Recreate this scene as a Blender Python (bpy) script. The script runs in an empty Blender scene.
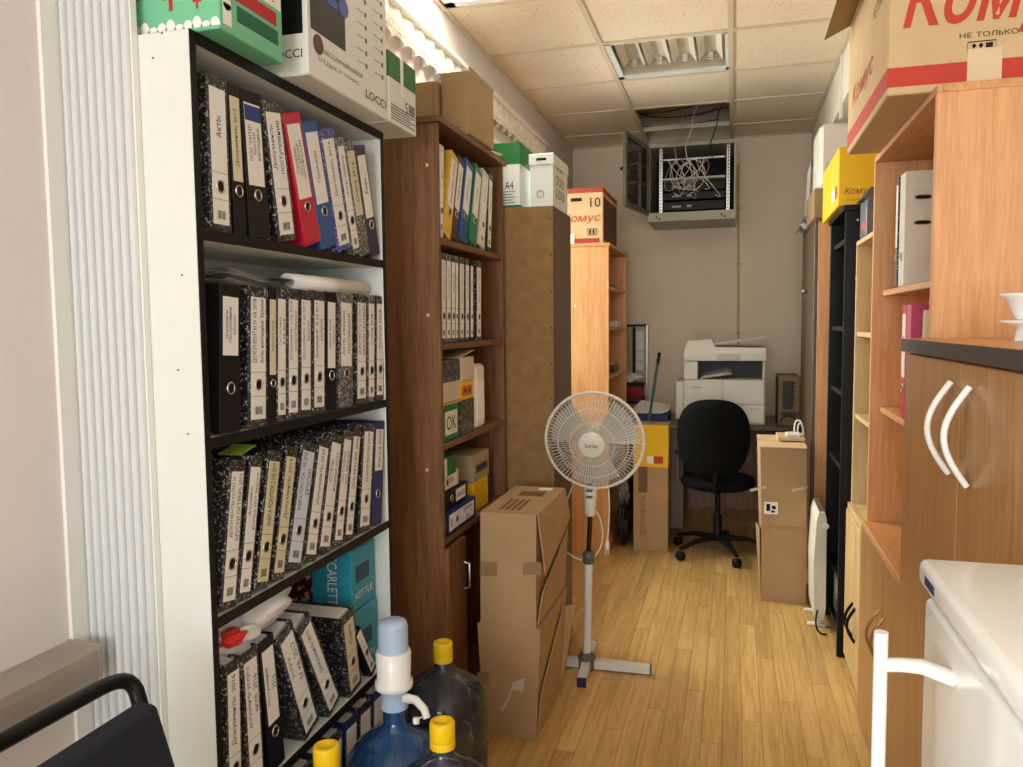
import bpy, bmesh, math, random
from mathutils import Matrix, Vector
random.seed(7)
PI = math.pi
SC = bpy.context.scene
COL = SC.collection

# ---------------------------------------------------------------- camera
ZH = 1.38                      # eye height
F = 790.0                      # focal length in pixels of the 1023 wide frame
RX = (0.96258057, -0.0101037, -0.27080723)   # room axes seen from the camera (right, up, forward)
RY = (0.27080043, 0.07378602, 0.9598035)
RZ = (-0.01028423, 0.99722291, -0.07376108)
cam = bpy.data.cameras.new('camera')
cam.sensor_width = 36.0
cam.lens = F * 36.0 / 1023.0
cam.clip_start = 0.02
co = bpy.data.objects.new('camera', cam)
COL.objects.link(co)
rows = [(RX[0], RX[1], -RX[2], 0), (RY[0], RY[1], -RY[2], 0), (RZ[0], RZ[1], -RZ[2], ZH), (0, 0, 0, 1)]
co.matrix_world = Matrix(rows)
SC.camera = co

# ---------------------------------------------------------------- world, daylight, exposure
world = bpy.data.worlds.new('overcast_sky')
SC.world = world
world.use_nodes = True
bgn = world.node_tree.nodes['Background']
bgn.inputs[0].default_value = (0.82, 0.91, 1.0, 1)
bgn.inputs[1].default_value = 1.0
SC.view_settings.view_transform = 'Standard'
SC.view_settings.look = 'None'
SC.view_settings.gamma = 1.0
SC.view_settings.use_curve_mapping = False
SC.view_settings.exposure = 0.27
LAMP = 15.0                    # glow of the lit ceiling fitting

def area(name, loc, rot, sx, sy, power, col, spread=PI):
    l = bpy.data.lights.new(name, 'AREA')
    l.shape = 'RECTANGLE'
    l.size, l.size_y, l.energy, l.color = sx, sy, power, col
    l.spread = spread
    o = bpy.data.objects.new(name, l)
    o.location, o.rotation_euler = loc, rot
    COL.objects.link(o)
    return o
# daylight outside the window behind the viewer and outside the side window
area('daylight_rear_window', (-0.19, -4.2, 1.55), (PI / 2, 0, 0), 1.8, 1.9, 132, (0.95, 0.99, 1.0))
area('daylight_near_window', (-1.50, -0.95, 1.62), (0, -PI / 2, 0), 1.35, 1.5, 72, (0.95, 0.99, 1.0))
sw = area('daylight_side_window', (-2.0, 4.65, 1.85), (0, 0, 0), 1.3, 1.3, 165, (1.0, 0.97, 0.86))
sw.rotation_euler = (Vector((0.0, 3.85, 0.9)) - Vector(sw.location)).to_track_quat('-Z', 'Y').to_euler()

# ---------------------------------------------------------------- pixels to points
def ray(u, v):
    a, b = (u - 511.5) / F, (383.5 - v) / F
    return [r[0] * a + r[1] * b + r[2] for r in (RX, RY, RZ)]
def P(u, v, x=None, y=None, z=None):
    d = ray(u, v)
    t = x / d[0] if x is not None else (y / d[1] if y is not None else (z - ZH) / d[2])
    return Vector((d[0] * t, d[1] * t, d[2] * t + ZH))
def pix(p):
    q = (p[0], p[1], p[2] - ZH)
    c = [sum(q[i] * (RX, RY, RZ)[i][k] for i in range(3)) for k in range(3)]
    return 511.5 + F * c[0] / c[2], 383.5 - F * c[1] / c[2]
def yu(u, x, z):               # depth on the line (x, ., z) that stands in pixel column u
    lo, hi = 0.3, 8.0
    s = 1 if pix((x, hi, z))[0] > pix((x, lo, z))[0] else -1
    for _ in range(50):
        m = (lo + hi) / 2
        if (pix((x, m, z))[0] - u) * s < 0: lo = m
        else: hi = m
    return lo

# ---------------------------------------------------------------- materials
def lin(c):
    return tuple(((x / 255) / 12.92 if x / 255 <= 0.04045 else ((x / 255 + 0.055) / 1.055) ** 2.4) for x in c) + (1.0,)
MATS = {}
def _new(name):
    m = bpy.data.materials.new(name)
    m.use_nodes = True
    nt = m.node_tree
    return m, nt, nt.nodes['Principled BSDF']
def _noise(nt, scale, detail=3.0, sc=(1, 1, 1), dist=0.0, rnd=False):
    tc = nt.nodes.new('ShaderNodeTexCoord')
    mp = nt.nodes.new('ShaderNodeMapping')
    mp.inputs['Scale'].default_value = sc
    nt.links.new(tc.outputs['Object'], mp.inputs['Vector'])
    if rnd:
        oi = nt.nodes.new('ShaderNodeObjectInfo')
        mu = nt.nodes.new('ShaderNodeMath'); mu.operation = 'MULTIPLY'; mu.inputs[1].default_value = 37.0
        nt.links.new(oi.outputs['Random'], mu.inputs[0])
        cb = nt.nodes.new('ShaderNodeCombineXYZ')
        for i in range(3): nt.links.new(mu.outputs[0], cb.inputs[i])
        nt.links.new(cb.outputs[0], mp.inputs['Location'])
    n = nt.nodes.new('ShaderNodeTexNoise')
    n.inputs['Scale'].default_value = scale
    n.inputs['Detail'].default_value = detail
    n.inputs['Distortion'].default_value = dist
    nt.links.new(mp.outputs['Vector'], n.inputs['Vector'])
    return n
def _ramp(nt, src, stops):
    r = nt.nodes.new('ShaderNodeValToRGB')
    e = r.color_ramp.elements
    while len(e) < len(stops): e.new(0.5)
    for i, (p, c) in enumerate(stops):
        e[i].position = p; e[i].color = c
    nt.links.new(src, r.inputs[0])
    return r
def _bump(nt, b, src, strength, dist=0.002):
    bp = nt.nodes.new('ShaderNodeBump')
    bp.inputs['Strength'].default_value = strength
    bp.inputs['Distance'].default_value = dist
    nt.links.new(src, bp.inputs['Height'])
    nt.links.new(bp.outputs[0], b.inputs['Normal'])
def plain(name, c, rough=0.5, metal=0.0, var=0.06, vs=6.0, bump=0.0, bs=120.0, trans=0.0, alpha=1.0, ior=1.45):
    if name in MATS: return MATS[name]
    m, nt, b = _new(name)
    c = lin(c)
    b.inputs['Roughness'].default_value = rough
    b.inputs['Metallic'].default_value = metal
    b.inputs['IOR'].default_value = ior
    n = _noise(nt, vs, 4.0)
    lo = tuple(x * (1 - var) for x in c[:3]) + (1,)
    hi = tuple(min(1, x * (1 + var)) for x in c[:3]) + (1,)
    nt.links.new(_ramp(nt, n.outputs['Fac'], [(0.3, lo), (0.7, hi)]).outputs[0], b.inputs['Base Color'])
    if bump:
        _bump(nt, b, _noise(nt, bs, 3.0).outputs['Fac'], bump)
    if max(c[:3]) < 0.02: b.inputs['Specular IOR Level'].default_value = 0.22
    if trans: b.inputs['Transmission Weight'].default_value = trans
    if alpha < 1: b.inputs['Alpha'].default_value = alpha
    MATS[name] = m
    return m
def wood(name, c1, c2, sc=(16, 16, 0.9), rough=0.42, rnd=False, c3=None):
    if name in MATS: return MATS[name]
    m, nt, b = _new(name)
    n = _noise(nt, 3.0, 6.0, sc, 0.8, rnd)
    n2 = _noise(nt, 16.0, 3.0, sc, 0.2, rnd)
    mx = nt.nodes.new('ShaderNodeMath'); mx.operation = 'MULTIPLY_ADD'
    mx.inputs[1].default_value = 0.35
    nt.links.new(n2.outputs['Fac'], mx.inputs[0])
    ml = nt.nodes.new('ShaderNodeMath'); ml.operation = 'MULTIPLY'; ml.inputs[1].default_value = 0.65
    nt.links.new(n.outputs['Fac'], ml.inputs[0])
    nt.links.new(ml.outputs[0], mx.inputs[2])
    r = _ramp(nt, mx.outputs[0], [(0.36, lin(c1)), (0.62, lin(c2))])
    out = r.outputs[0]
    if rnd:
        oi = nt.nodes.new('ShaderNodeObjectInfo')
        rr = _ramp(nt, oi.outputs['Random'], [(0.0, (0.80, 0.78, 0.74, 1)), (1.0, (1.0, 1.0, 1.0, 1))])
        mm = nt.nodes.new('ShaderNodeMix'); mm.data_type = 'RGBA'; mm.blend_type = 'MULTIPLY'
        mm.inputs[0].default_value = 1.0
        nt.links.new(out, mm.inputs[6]); nt.links.new(rr.outputs[0], mm.inputs[7])
        out = mm.outputs[2]
    nt.links.new(out, b.inputs['Base Color'])
    b.inputs['Roughness'].default_value = rough
    _bump(nt, b, n2.outputs['Fac'], 0.08)
    MATS[name] = m
    return m
def speckle(name, base, spot, lo=0.57, hi=0.66, scale=170.0, rough=0.4):
    if name in MATS: return MATS[name]
    m, nt, b = _new(name)
    n = _noise(nt, scale, 2.0, (1, 1, 1), 0.6, True)
    nt.links.new(_ramp(nt, n.outputs['Fac'], [(lo, lin(base)), (hi, lin(spot))]).outputs[0], b.inputs['Base Color'])
    b.inputs['Roughness'].default_value = rough
    MATS[name] = m
    return m

paint_wall = plain('wall_paint', (220, 213, 211), 0.8, bump=0.25, bs=90, var=0.02)
white_lam = plain('white_laminate', (222, 227, 222), 0.4, var=0.02)
white_pl = plain('white_plastic', (232, 232, 228), 0.35, var=0.02)
white_gloss = plain('white_enamel', (238, 238, 234), 0.16, var=0.01)
black_edge = plain('black_edging', (22, 21, 22), 0.45)
black_pl = plain('black_plastic', (20, 20, 21), 0.42)
grey_pl = plain('grey_plastic', (88, 90, 94), 0.45)
metal = plain('steel', (190, 190, 190), 0.28, 1.0)
brass = plain('bronze_metal', (190, 150, 105), 0.3, 1.0)
paper = plain('paper', (240, 238, 232), 0.8, var=0.03, vs=30)
paper_edge = plain('paper_stack_edge', (225, 224, 220), 0.85, var=0.12, vs=80)
ink = plain('black_ink', (26, 26, 30), 0.7)
red_ink = plain('red_print', (192, 62, 46), 0.7, var=0.04)
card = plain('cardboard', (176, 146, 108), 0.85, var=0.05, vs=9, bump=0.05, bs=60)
card_dk = plain('cardboard_dark_stock', (160, 134, 94), 0.85, var=0.05, vs=9)  # darker, more olive cardboard, one even tone
card_lt = plain('cardboard_pale', (205, 176, 132), 0.85, var=0.05, vs=9)
tape = plain('packing_tape', (150, 118, 86), 0.3, var=0.05)
walnut = wood('walnut_laminate', (92, 60, 34), (132, 90, 54))
walnut_in = wood('walnut_laminate_edge', (94, 62, 36), (126, 86, 52))
orange_w = wood('beech_laminate', (204, 144, 90), (226, 170, 114))
orange_y = wood('beech_shelf_laminate', (196, 136, 82), (218, 162, 106), (16, 0.9, 16))
cherry = wood('cherry_laminate', (160, 114, 68), (190, 144, 94), rough=0.3)
pale_w = wood('pale_maple_laminate', (188, 158, 108), (212, 184, 134))
hardb = plain('hardboard', (140, 106, 62), 0.65, var=0.16, vs=22, bump=0.1, bs=300)
darkbrown = wood('dark_brown_laminate', (80, 62, 44), (102, 80, 58))
blackwood = plain('black_laminate', (19, 20, 20), 0.4)
yellow = plain('yellow_print', (240, 190, 20), 0.55, var=0.03)
green = plain('green_print', (20, 112, 52), 0.5, var=0.04)
mint = plain('mint_green_print', (112, 190, 150), 0.5, var=0.03)
teal = plain('teal_print', (40, 150, 175), 0.45, var=0.08)
navy = plain('navy_cloth', (24, 28, 40), 0.85, bump=0.3, bs=500)
black_cloth = plain('black_cloth', (9, 9, 10), 0.95, bump=0.3, bs=400)
cable_w = plain('white_cable', (225, 222, 212), 0.5)
cable_g = plain('grey_cable', (170, 165, 150), 0.5)

def glass(name, c, rough=0.03, alpha=0.35):
    if name in MATS: return MATS[name]
    m, nt, b = _new(name)
    n = _noise(nt, 4.0)
    c = lin(c)
    nt.links.new(_ramp(nt, n.outputs['Fac'], [(0.3, tuple(x * .92 for x in c[:3]) + (1,)), (0.7, c)]).outputs[0], b.inputs['Base Color'])
    b.inputs['Roughness'].default_value = rough
    b.inputs['Alpha'].default_value = alpha
    MATS[name] = m
    return m

# ---------------------------------------------------------------- geometry builder
class G:
    def __init__(s):
        s.v, s.f, s.sm = [], [], []
    def add(s, vs, fs, smooth=False):
        o = len(s.v)
        s.v += [tuple(p) for p in vs]
        for f in fs:
            s.f.append([o + i for i in f]); s.sm.append(smooth)
        return s
    def box(s, x0, x1, y0, y1, z0, z1, bev=0.0, seg=1, m=None):
        x0, x1 = sorted((x0, x1)); y0, y1 = sorted((y0, y1)); z0, z1 = sorted((z0, z1))
        vs = [(x, y, z) for z in (z0, z1) for y in (y0, y1) for x in (x0, x1)]
        fs = [(0, 2, 3, 1), (4, 5, 7, 6), (0, 1, 5, 4), (2, 6, 7, 3), (0, 4, 6, 2), (1, 3, 7, 5)]
        if bev > 0:
            bev = min(bev, 0.45 * min(x1 - x0, y1 - y0, z1 - z0))
            b = bmesh.new()
            bv = [b.verts.new(p) for p in vs]
            for f in fs: b.faces.new([bv[i] for i in f])
            bmesh.ops.bevel(b, geom=list(b.edges), offset=bev, segments=seg, profile=0.5, affect='EDGES')
            b.verts.index_update()
            vs = [tuple(q.co) for q in b.verts]
            fs = [[q.index for q in f.verts] for f in b.faces]
            b.free()
        if m is not None: vs = [m @ Vector(p) for p in vs]
        return s.add(vs, fs, seg > 1)
    def prism(s, poly, a, b, axis='y'):
        n = len(poly)
        def put(p, t):
            return {'x': (t, p[0], p[1]), 'y': (p[0], t, p[1]), 'z': (p[0], p[1], t)}[axis]
        vs = [put(p, a) for p in poly] + [put(p, b) for p in poly]
        fs = [list(range(n))[::-1], [n + i for i in range(n)]]
        fs += [(i, (i + 1) % n, n + (i + 1) % n, n + i) for i in range(n)]
        return s.add(vs, fs)
    def hexa(s, p):            # eight free corners, bottom ring then top ring
        return s.add(p, [(3, 2, 1, 0), (4, 5, 6, 7), (0, 1, 5, 4), (1, 2, 6, 5), (2, 3, 7, 6), (3, 0, 4, 7)])
    def slab(s, quad, t, nrm):
        n = Vector(nrm).normalized() * t
        q = [Vector(p) for p in quad]
        return s.hexa(q + [p + n for p in q])
    def tube(s, pts, r, n=8, closed=False, flat=1.0):
        pts = [Vector(p) for p in pts]
        rs = r if isinstance(r, (list, tuple)) else [r] * len(pts)
        k = len(pts)
        vs, fs = [], []
        prev = None
        for i, p in enumerate(pts):
            if closed: d = pts[(i + 1) % k] - pts[i - 1]
            else: d = pts[min(i + 1, k - 1)] - pts[max(i - 1, 0)]
            d.normalize()
            if prev is None:
                a = d.cross(Vector((0, 0, 1)))
                if a.length < 1e-3: a = d.cross(Vector((1, 0, 0)))
            else:
                a = prev - d * prev.dot(d)
            a.normalize(); prev = a
            b = d.cross(a)
            for j in range(n):
                t = 2 * PI * j / n
                vs.append(p + a * (rs[i] * math.cos(t)) + b * (rs[i] * flat * math.sin(t)))
        rng = k if closed else k - 1
        for i in range(rng):
            for j in range(n):
                i2, j2 = (i + 1) % k, (j + 1) % n
                fs.append((i * n + j, i * n + j2, i2 * n + j2, i2 * n + j))
        s.add(vs, fs, True)
        if not closed:
            s.add([vs[j] for j in range(n)], [list(range(n))[::-1]])
            s.add([vs[(k - 1) * n + j] for j in range(n)], [list(range(n))])
        return s
    def lathe(s, prof, c=(0, 0, 0), n=24, m=None, smooth=True):
        vs, fs = [], []
        for r, z in prof:
            for j in range(n):
                t = 2 * PI * j / n
                vs.append(Vector((r * math.cos(t), r * math.sin(t), z)))
        for i in range(len(prof) - 1):
            for j in range(n):
                j2 = (j + 1) % n
                fs.append((i * n + j, i * n + j2, (i + 1) * n + j2, (i + 1) * n + j))
        if m is not None: vs = [m @ p for p in vs]
        vs = [p + Vector(c) for p in vs]
        s.add(vs, fs, smooth)
        if prof[0][0] > 1e-5: s.add(vs[:n], [list(range(n))[::-1]])
        if prof[-1][0] > 1e-5: s.add(vs[-n:], [list(range(n))])
        return s
    def grid(s, fn, nu, nv, smooth=True):
        vs = [fn(i / nu, j / nv) for j in range(nv + 1) for i in range(nu + 1)]
        w = nu + 1
        fs = [(j * w + i, j * w + i + 1, (j + 1) * w + i + 1, (j + 1) * w + i) for j in range(nv) for i in range(nu)]
        return s.add(vs, fs, smooth)
    def mesh(s, name, off=Vector((0, 0, 0))):
        me = bpy.data.meshes.new(name)
        me.from_pydata([(p[0] - off[0], p[1] - off[1], p[2] - off[2]) for p in s.v], [], s.f)
        me.polygons.foreach_set('use_smooth', s.sm)
        me.update()
        return me
def bez(p0, p1, p2, p3, n=10):
    o = []
    for i in range(n + 1):
        t = i / n; u = 1 - t
        o.append(tuple(u**3 * a + 3*u*u*t * b + 3*u*t*t * c + t**3 * d for a, b, c, d in zip(p0, p1, p2, p3)))
    return o
def arc(c, r, a0, a1, n, ax='xz'):
    o = []
    for i in range(n + 1):
        t = a0 + (a1 - a0) * i / n
        a, b = r * math.cos(t), r * math.sin(t)
        o.append({'xz': (c[0] + a, c[1], c[2] + b), 'xy': (c[0] + a, c[1] + b, c[2]), 'yz': (c[0], c[1] + a, c[2] + b)}[ax])
    return o

ORG = {}
def tag(o, label=None, cat=None, group=None, kind=None):
    if label: o['label'] = label
    if cat: o['category'] = cat
    if group: o['group'] = group
    if kind: o['kind'] = kind
    return o
def thing(name, label, cat, loc=(0, 0, 0), world=True, rot=(0, 0, 0), group=None):
    o = bpy.data.objects.new(name, None)
    o.empty_display_size = 0.1
    COL.objects.link(o)
    o.location, o.rotation_euler = loc, rot
    tag(o, label, cat, group)
    ORG[o.name] = Vector(loc) if world else Vector((0, 0, 0))
    return o
def mk(name, g, m, parent=None, label=None):
    off = ORG.get(parent.name, Vector((0, 0, 0))) if parent else Vector((0, 0, 0))
    me = g if isinstance(g, bpy.types.Mesh) else g.mesh(name, off)
    if m and not me.materials: me.materials.append(m)
    o = bpy.data.objects.new(name, me)
    COL.objects.link(o)
    if parent: o.parent = parent
    ORG[o.name] = off
    if label: o['label'] = label
    return o
def bx(parent, name, m, x0, x1, y0, y1, z0, z1, bev=0.0015, seg=1, label=None):
    return mk(name, G().box(x0, x1, y0, y1, z0, z1, bev, seg), m, parent, label)
def struct(name, g, m, parent=None):
    o = mk(name, g, m, parent)
    if not parent: o['kind'] = 'structure'
    return o
def dup(src, parent=None):
    c = src.copy(); COL.objects.link(c); c.parent = parent
    for ch in list(src.children): dup(ch, c)
    return c

# text: flat mesh letters fitted to w x h (metres), placed by a matrix whose x runs along the line and y up the letters
TXT = {}
def text_mesh(s, bold=0.0):
    key = (s, bold)
    s = s.replace('Ь', 'b').replace('ь', 'b').replace('Ы', 'bI').replace('ы', 'b\u0131')
    if key not in TXT:
        cu = bpy.data.curves.new('lettering', 'FONT')
        cu.body = s; cu.resolution_u = 2; cu.offset = bold; cu.align_x = 'CENTER'; cu.align_y = 'CENTER'
        ob = bpy.data.objects.new('lettering_source', cu)
        me = bpy.data.meshes.new_from_object(ob)
        vs = [tuple(v.co) for v in me.vertices]
        fs = [list(p.vertices) for p in me.polygons]
        bpy.data.objects.remove(ob); bpy.data.curves.remove(cu); bpy.data.meshes.remove(me)
        xs = [v[0] for v in vs]; ys = [v[1] for v in vs]
        TXT[key] = (vs, fs, min(xs), max(xs), min(ys), max(ys))
    return TXT[key]
def text_g(g, s, m, w, h, stretch=True, slant=0.0, bold=0.0):
    vs, fs, x0, x1, y0, y1 = text_mesh(s, bold)
    kx, ky = w / (x1 - x0), h / (y1 - y0)
    if not stretch: kx = ky = min(kx, ky)
    cx, cy = (x0 + x1) / 2, (y0 + y1) / 2
    g.add([m @ Vector(((v[0] - cx) * kx + slant * (v[1] - cy) * ky, (v[1] - cy) * ky, 0)) for v in vs], fs)
    return g
def frame(o, ex, ey):          # matrix with origin o, line direction ex, letter-up direction ey
    ex, ey = Vector(ex).normalized(), Vector(ey).normalized()
    ez = ex.cross(ey)
    return Matrix(((ex[0], ey[0], ez[0], o[0]), (ex[1], ey[1], ez[1], o[1]), (ex[2], ey[2], ez[2], o[2]), (0, 0, 0, 1)))
def text(parent, s, o, ex, ey, w, h, m=None, stretch=True, slant=0.0, name='lettering'):
    return mk(name, text_g(G(), s, frame(o, ex, ey), w, h, stretch, slant), m or ink, parent)
FX = dict(ex=(0, 1, 0), ey=(0, 0, 1))     # on faces looking to +x
FN = dict(ex=(1, 0, 0), ey=(0, 0, 1))     # on faces looking to -y
FL = dict(ex=(0, -1, 0), ey=(0, 0, 1))    # on faces looking to -x

# ================================================================ the room
XL, XR, YB, YN, ZC = -1.20, 0.82, 6.04, -4.0, 2.71
struct('floor', G().box(XL - .1, XR + .1, YN - .1, YB + .1, -0.10, -0.008), plain('floor_underlay', (70, 48, 28), 0.8))
floor = bpy.data.objects['floor']
oak = wood('oak_laminate', (190, 150, 88), (226, 190, 124), (14, 0.7, 14), 0.33, True)
pw, plen = 0.0652, 0.92
pm = G().box(0, pw - 0.0008, 0, plen - 0.0008, -0.008, 0, 0.0006).mesh('plank')
pm.materials.append(oak)
grest = G()
for i in range(int((XR - XL) / pw) + 1):
    y = YN - ((i * 0.37) % 0.92)
    while y < YB:
        if y + plen > 1.75 and y < 5.4:
            o = bpy.data.objects.new('plank', pm); COL.objects.link(o)
            o.parent = floor; o.location = (XL + i * pw, y, 0)
        else:
            grest.box(XL + i * pw, XL + (i + 1) * pw - .0008, y, y + plen - .0008, -0.008, 0)
        y += plen
mk('outer_planks', grest, oak, floor)['kind'] = 'stuff'
gw = G()
WY0, WY1, WZ0, WZ1 = 3.45, 4.80, 0.95, 2.34
VY0, VY1, VZ0, VZ1 = -1.75, -0.15, 0.90, 2.34
for a in ((XL - .15, XL, YN, VY0, 0, 3.05), (XL - .15, XL, VY1, WY0, 0, 3.05), (XL - .15, XL, VY0, VY1, 0, VZ0), (XL - .15, XL, VY0, VY1, VZ1, 3.05), (XL - .15, XL, WY1, YB, 0, 3.05), (XL - .15, XL, WY0, WY1, 0, WZ0), (XL - .15, XL, WY0, WY1, WZ1, 3.05)):
    gw.box(*a)
struct('wall_left', gw, paint_wall)
struct('wall_back', G().box(XL - .15, XR + .15, YB, YB + .12, 0, 3.05), plain('wall_paint_warm_bounce', (236, 220, 196), 0.8, bump=0.2, bs=90, var=0.02))  # wall paint with warm bounced light put into its colour
struct('wall_right', G().box(XR, XR + .12, YN, YB, 0, 3.05), paint_wall)
gw = G()
NX0, NX1, NZ0, NZ1 = -1.10, 0.72, 0.6, 2.5
for a in ((XL - .15, NX0, YN - .12, YN, 0, 3.05), (NX1, XR + .12, YN - .12, YN, 0, 3.05), (NX0, NX1, YN - .12, YN, 0, NZ0), (NX0, NX1, YN - .12, YN, NZ1, 3.05)):
    gw.box(*a)
struct('wall_near', gw, paint_wall)
# windows
w1 = struct('window_1', G().box(XL - .10, XL - .05, WY0, WY0 + .06, WZ0, WZ1, .003).box(XL - .10, XL - .05, WY1 - .06, WY1, WZ0, WZ1, .003)
            .box(XL - .10, XL - .05, WY0, WY1, WZ0, WZ0 + .06, .003).box(XL - .10, XL - .05, WY0, WY1, WZ1 - .06, WZ1, .003).box(XL - .10, XL - .05, 4.10, 4.16, WZ0, WZ1, .003), white_pl)
pane = glass('window_glass', (235, 240, 240), 0.02, 0.12)
bx(w1, 'pane', pane, XL - .078, XL - .072, WY0 + .06, 4.10, WZ0 + .06, WZ1 - .06, 0)
bx(w1, 'pane', pane, XL - .078, XL - .072, 4.16, WY1 - .06, WZ0 + .06, WZ1 - .06, 0)
bx(w1, 'window_sill', white_pl, XL - .05, XL + .10, WY0 - .04, WY1 + .04, WZ0 - .03, WZ0, .004)
w3 = struct('window_3', G().box(XL - .10, XL - .05, VY0, VY0 + .06, VZ0, VZ1, .003).box(XL - .10, XL - .05, VY1 - .06, VY1, VZ0, VZ1, .003)
            .box(XL - .10, XL - .05, VY0, VY1, VZ0, VZ0 + .06, .003).box(XL - .10, XL - .05, VY0, VY1, VZ1 - .06, VZ1, .003), white_pl)
bx(w3, 'pane', pane, XL - .078, XL - .072, VY0 + .06, VY1 - .06, VZ0 + .06, VZ1 - .06, 0)
bx(w3, 'window_sill', white_pl, XL - .05, XL + .10, VY0 - .04, VY1 + .04, VZ0 - .03, VZ0, .004)
w2 = struct('window_2', G().box(NX0, NX0 + .06, YN - .09, YN - .04, NZ0, NZ1, .003).box(NX1 - .06, NX1, YN - .09, YN - .04, NZ0, NZ1, .003)
            .box(NX0, NX1, YN - .09, YN - .04, NZ0, NZ0 + .06, .003).box(NX0, NX1, YN - .09, YN - .04, NZ1 - .06, NZ1, .003), white_pl)
bx(w2, 'pane', pane, NX0 + .06, NX1 - .06, YN - .07, YN - .064, NZ0 + .06, NZ1 - .06, 0)

# suspended ceiling: grid bars, tiles one by one, dark slab above
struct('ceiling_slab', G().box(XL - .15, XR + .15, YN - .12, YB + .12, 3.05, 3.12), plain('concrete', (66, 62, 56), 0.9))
cols = [XL, -0.63, -0.03, 0.51]
rowsy = [YN] + [3.85 + .6 * k for k in range(-13, 4)] + [YB]
bar = plain('ceiling_grid_bar', (210, 196, 172), 0.55, var=0.03)
gc = G()
for x in cols[1:3]: gc.box(x - .012, x + .012, YN, YB, ZC - .002, ZC + .03)
for y in rowsy[1:-1]: gc.box(XL, 0.51, y - .012, y + .012, ZC - .001, ZC + .028)
gc.box(XL, XL + .02, YN, YB, ZC - .002, ZC + .02).box(.49, .51, YN, YB, ZC - .002, ZC + .02).box(XL, .51, YB - .02, YB, ZC - .002, ZC + .02)
ceiling = struct('ceiling', gc, bar)
def tile_material():
    m, nt, b = _new('mineral_fibre_tile')
    n = _noise(nt, 75.0, 2.0, (1, 1, 1), 0.5, True)
    n2 = _noise(nt, 2.0, 2.0, (1, 1, 1), 0, True)
    r1 = _ramp(nt, n2.outputs['Fac'], [(0.3, lin((228, 212, 186))), (0.7, lin((236, 222, 198)))])
    r2 = _ramp(nt, n.outputs['Fac'], [(0.63, (1, 1, 1, 1)), (0.70, (0.66, 0.61, 0.54, 1))])
    mm = nt.nodes.new('ShaderNodeMix'); mm.data_type = 'RGBA'; mm.blend_type = 'MULTIPLY'; mm.inputs[0].default_value = 1
    nt.links.new(r1.outputs[0], mm.inputs[6]); nt.links.new(r2.outputs[0], mm.inputs[7])
    nt.links.new(mm.outputs[2], b.inputs['Base Color'])
    b.inputs['Roughness'].default_value = 0.9
    _bump(nt, b, r2.outputs[0], 0.5, 0.003)
    return m
tilem = tile_material()
tm = {}
for ci in range(3):
    for ri in range(len(rowsy) - 1):
        x0, x1, y0, y1 = cols[ci], cols[ci + 1], rowsy[ri], rowsy[ri + 1]
        if ci == 1 and (abs(y0 - 3.85) < .01 or y0 > 5.0): continue
        if ci == 0 and abs(y0 - 2.65) < .01: continue
        k = (round(x1 - x0, 3), round(y1 - y0, 3))
        if k not in tm:
            tm[k] = G().box(.006, k[0] - .006, .006, k[1] - .006, 0, .015, .002).mesh('ceiling_tile')
            tm[k].materials.append(tilem)
        o = bpy.data.objects.new('ceiling_tile', tm[k]); COL.objects.link(o)
        o.parent = ceiling; o.location = (x0, y0, ZC + .004 + random.uniform(0, .002))
struct('trim_1', G().box(.51, XR, YN, YB, 2.47, 2.74), plain('beam_paint', (232, 224, 210), 0.7, var=0.02))
struct('trim_2', G().box(.500, .512, 4.35, 4.39, 2.40, 2.71), white_pl)
# fluted white panel and edge strip at the corner of the near wall
gp = G()
gp.box(-1.20, -1.038, 1.212, 1.2265, 0, ZC)
flut = struct('trim_3', gp, white_pl)
for k in range(8):
    xc = -1.1830 + k * .0193
    mk('flute', G().prism([(xc + .0068 * math.cos(t), 1.213 - .011 * math.sin(t)) for t in [PI * i / 8 for i in range(9)]], 0, ZC, 'z'), plain('fluted_panel', (206, 211, 214), 0.35, var=0.01), flut)
struct('trim_4', G().box(-1.20, -1.192, 1.168, 1.212, 0, ZC), white_pl)
# parapet cable duct on the near wall
g = G().prism([(-1.20, .727), (-1.135, .727), (-1.128, .737), (-1.128, .789), (-1.134, .797), (-1.20, .797)], YN, 1.165, 'y')
struct('trim_5', g, plain('taupe_duct', (158, 148, 138), 0.45))
duct = bpy.data.objects['trim_5']
mk('duct_lid', G().box(-1.130, -1.1262, YN, 1.160, .744, .774, .001), plain('taupe_duct_lid', (150, 138, 128), 0.4), duct)
mk('duct_end_cap', G().prism([(-1.20, .725), (-1.134, .725), (-1.126, .736), (-1.126, .791), (-1.133, .799), (-1.20, .799)], 1.160, 1.167, 'y'), plain('taupe_duct', None), duct)

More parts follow.
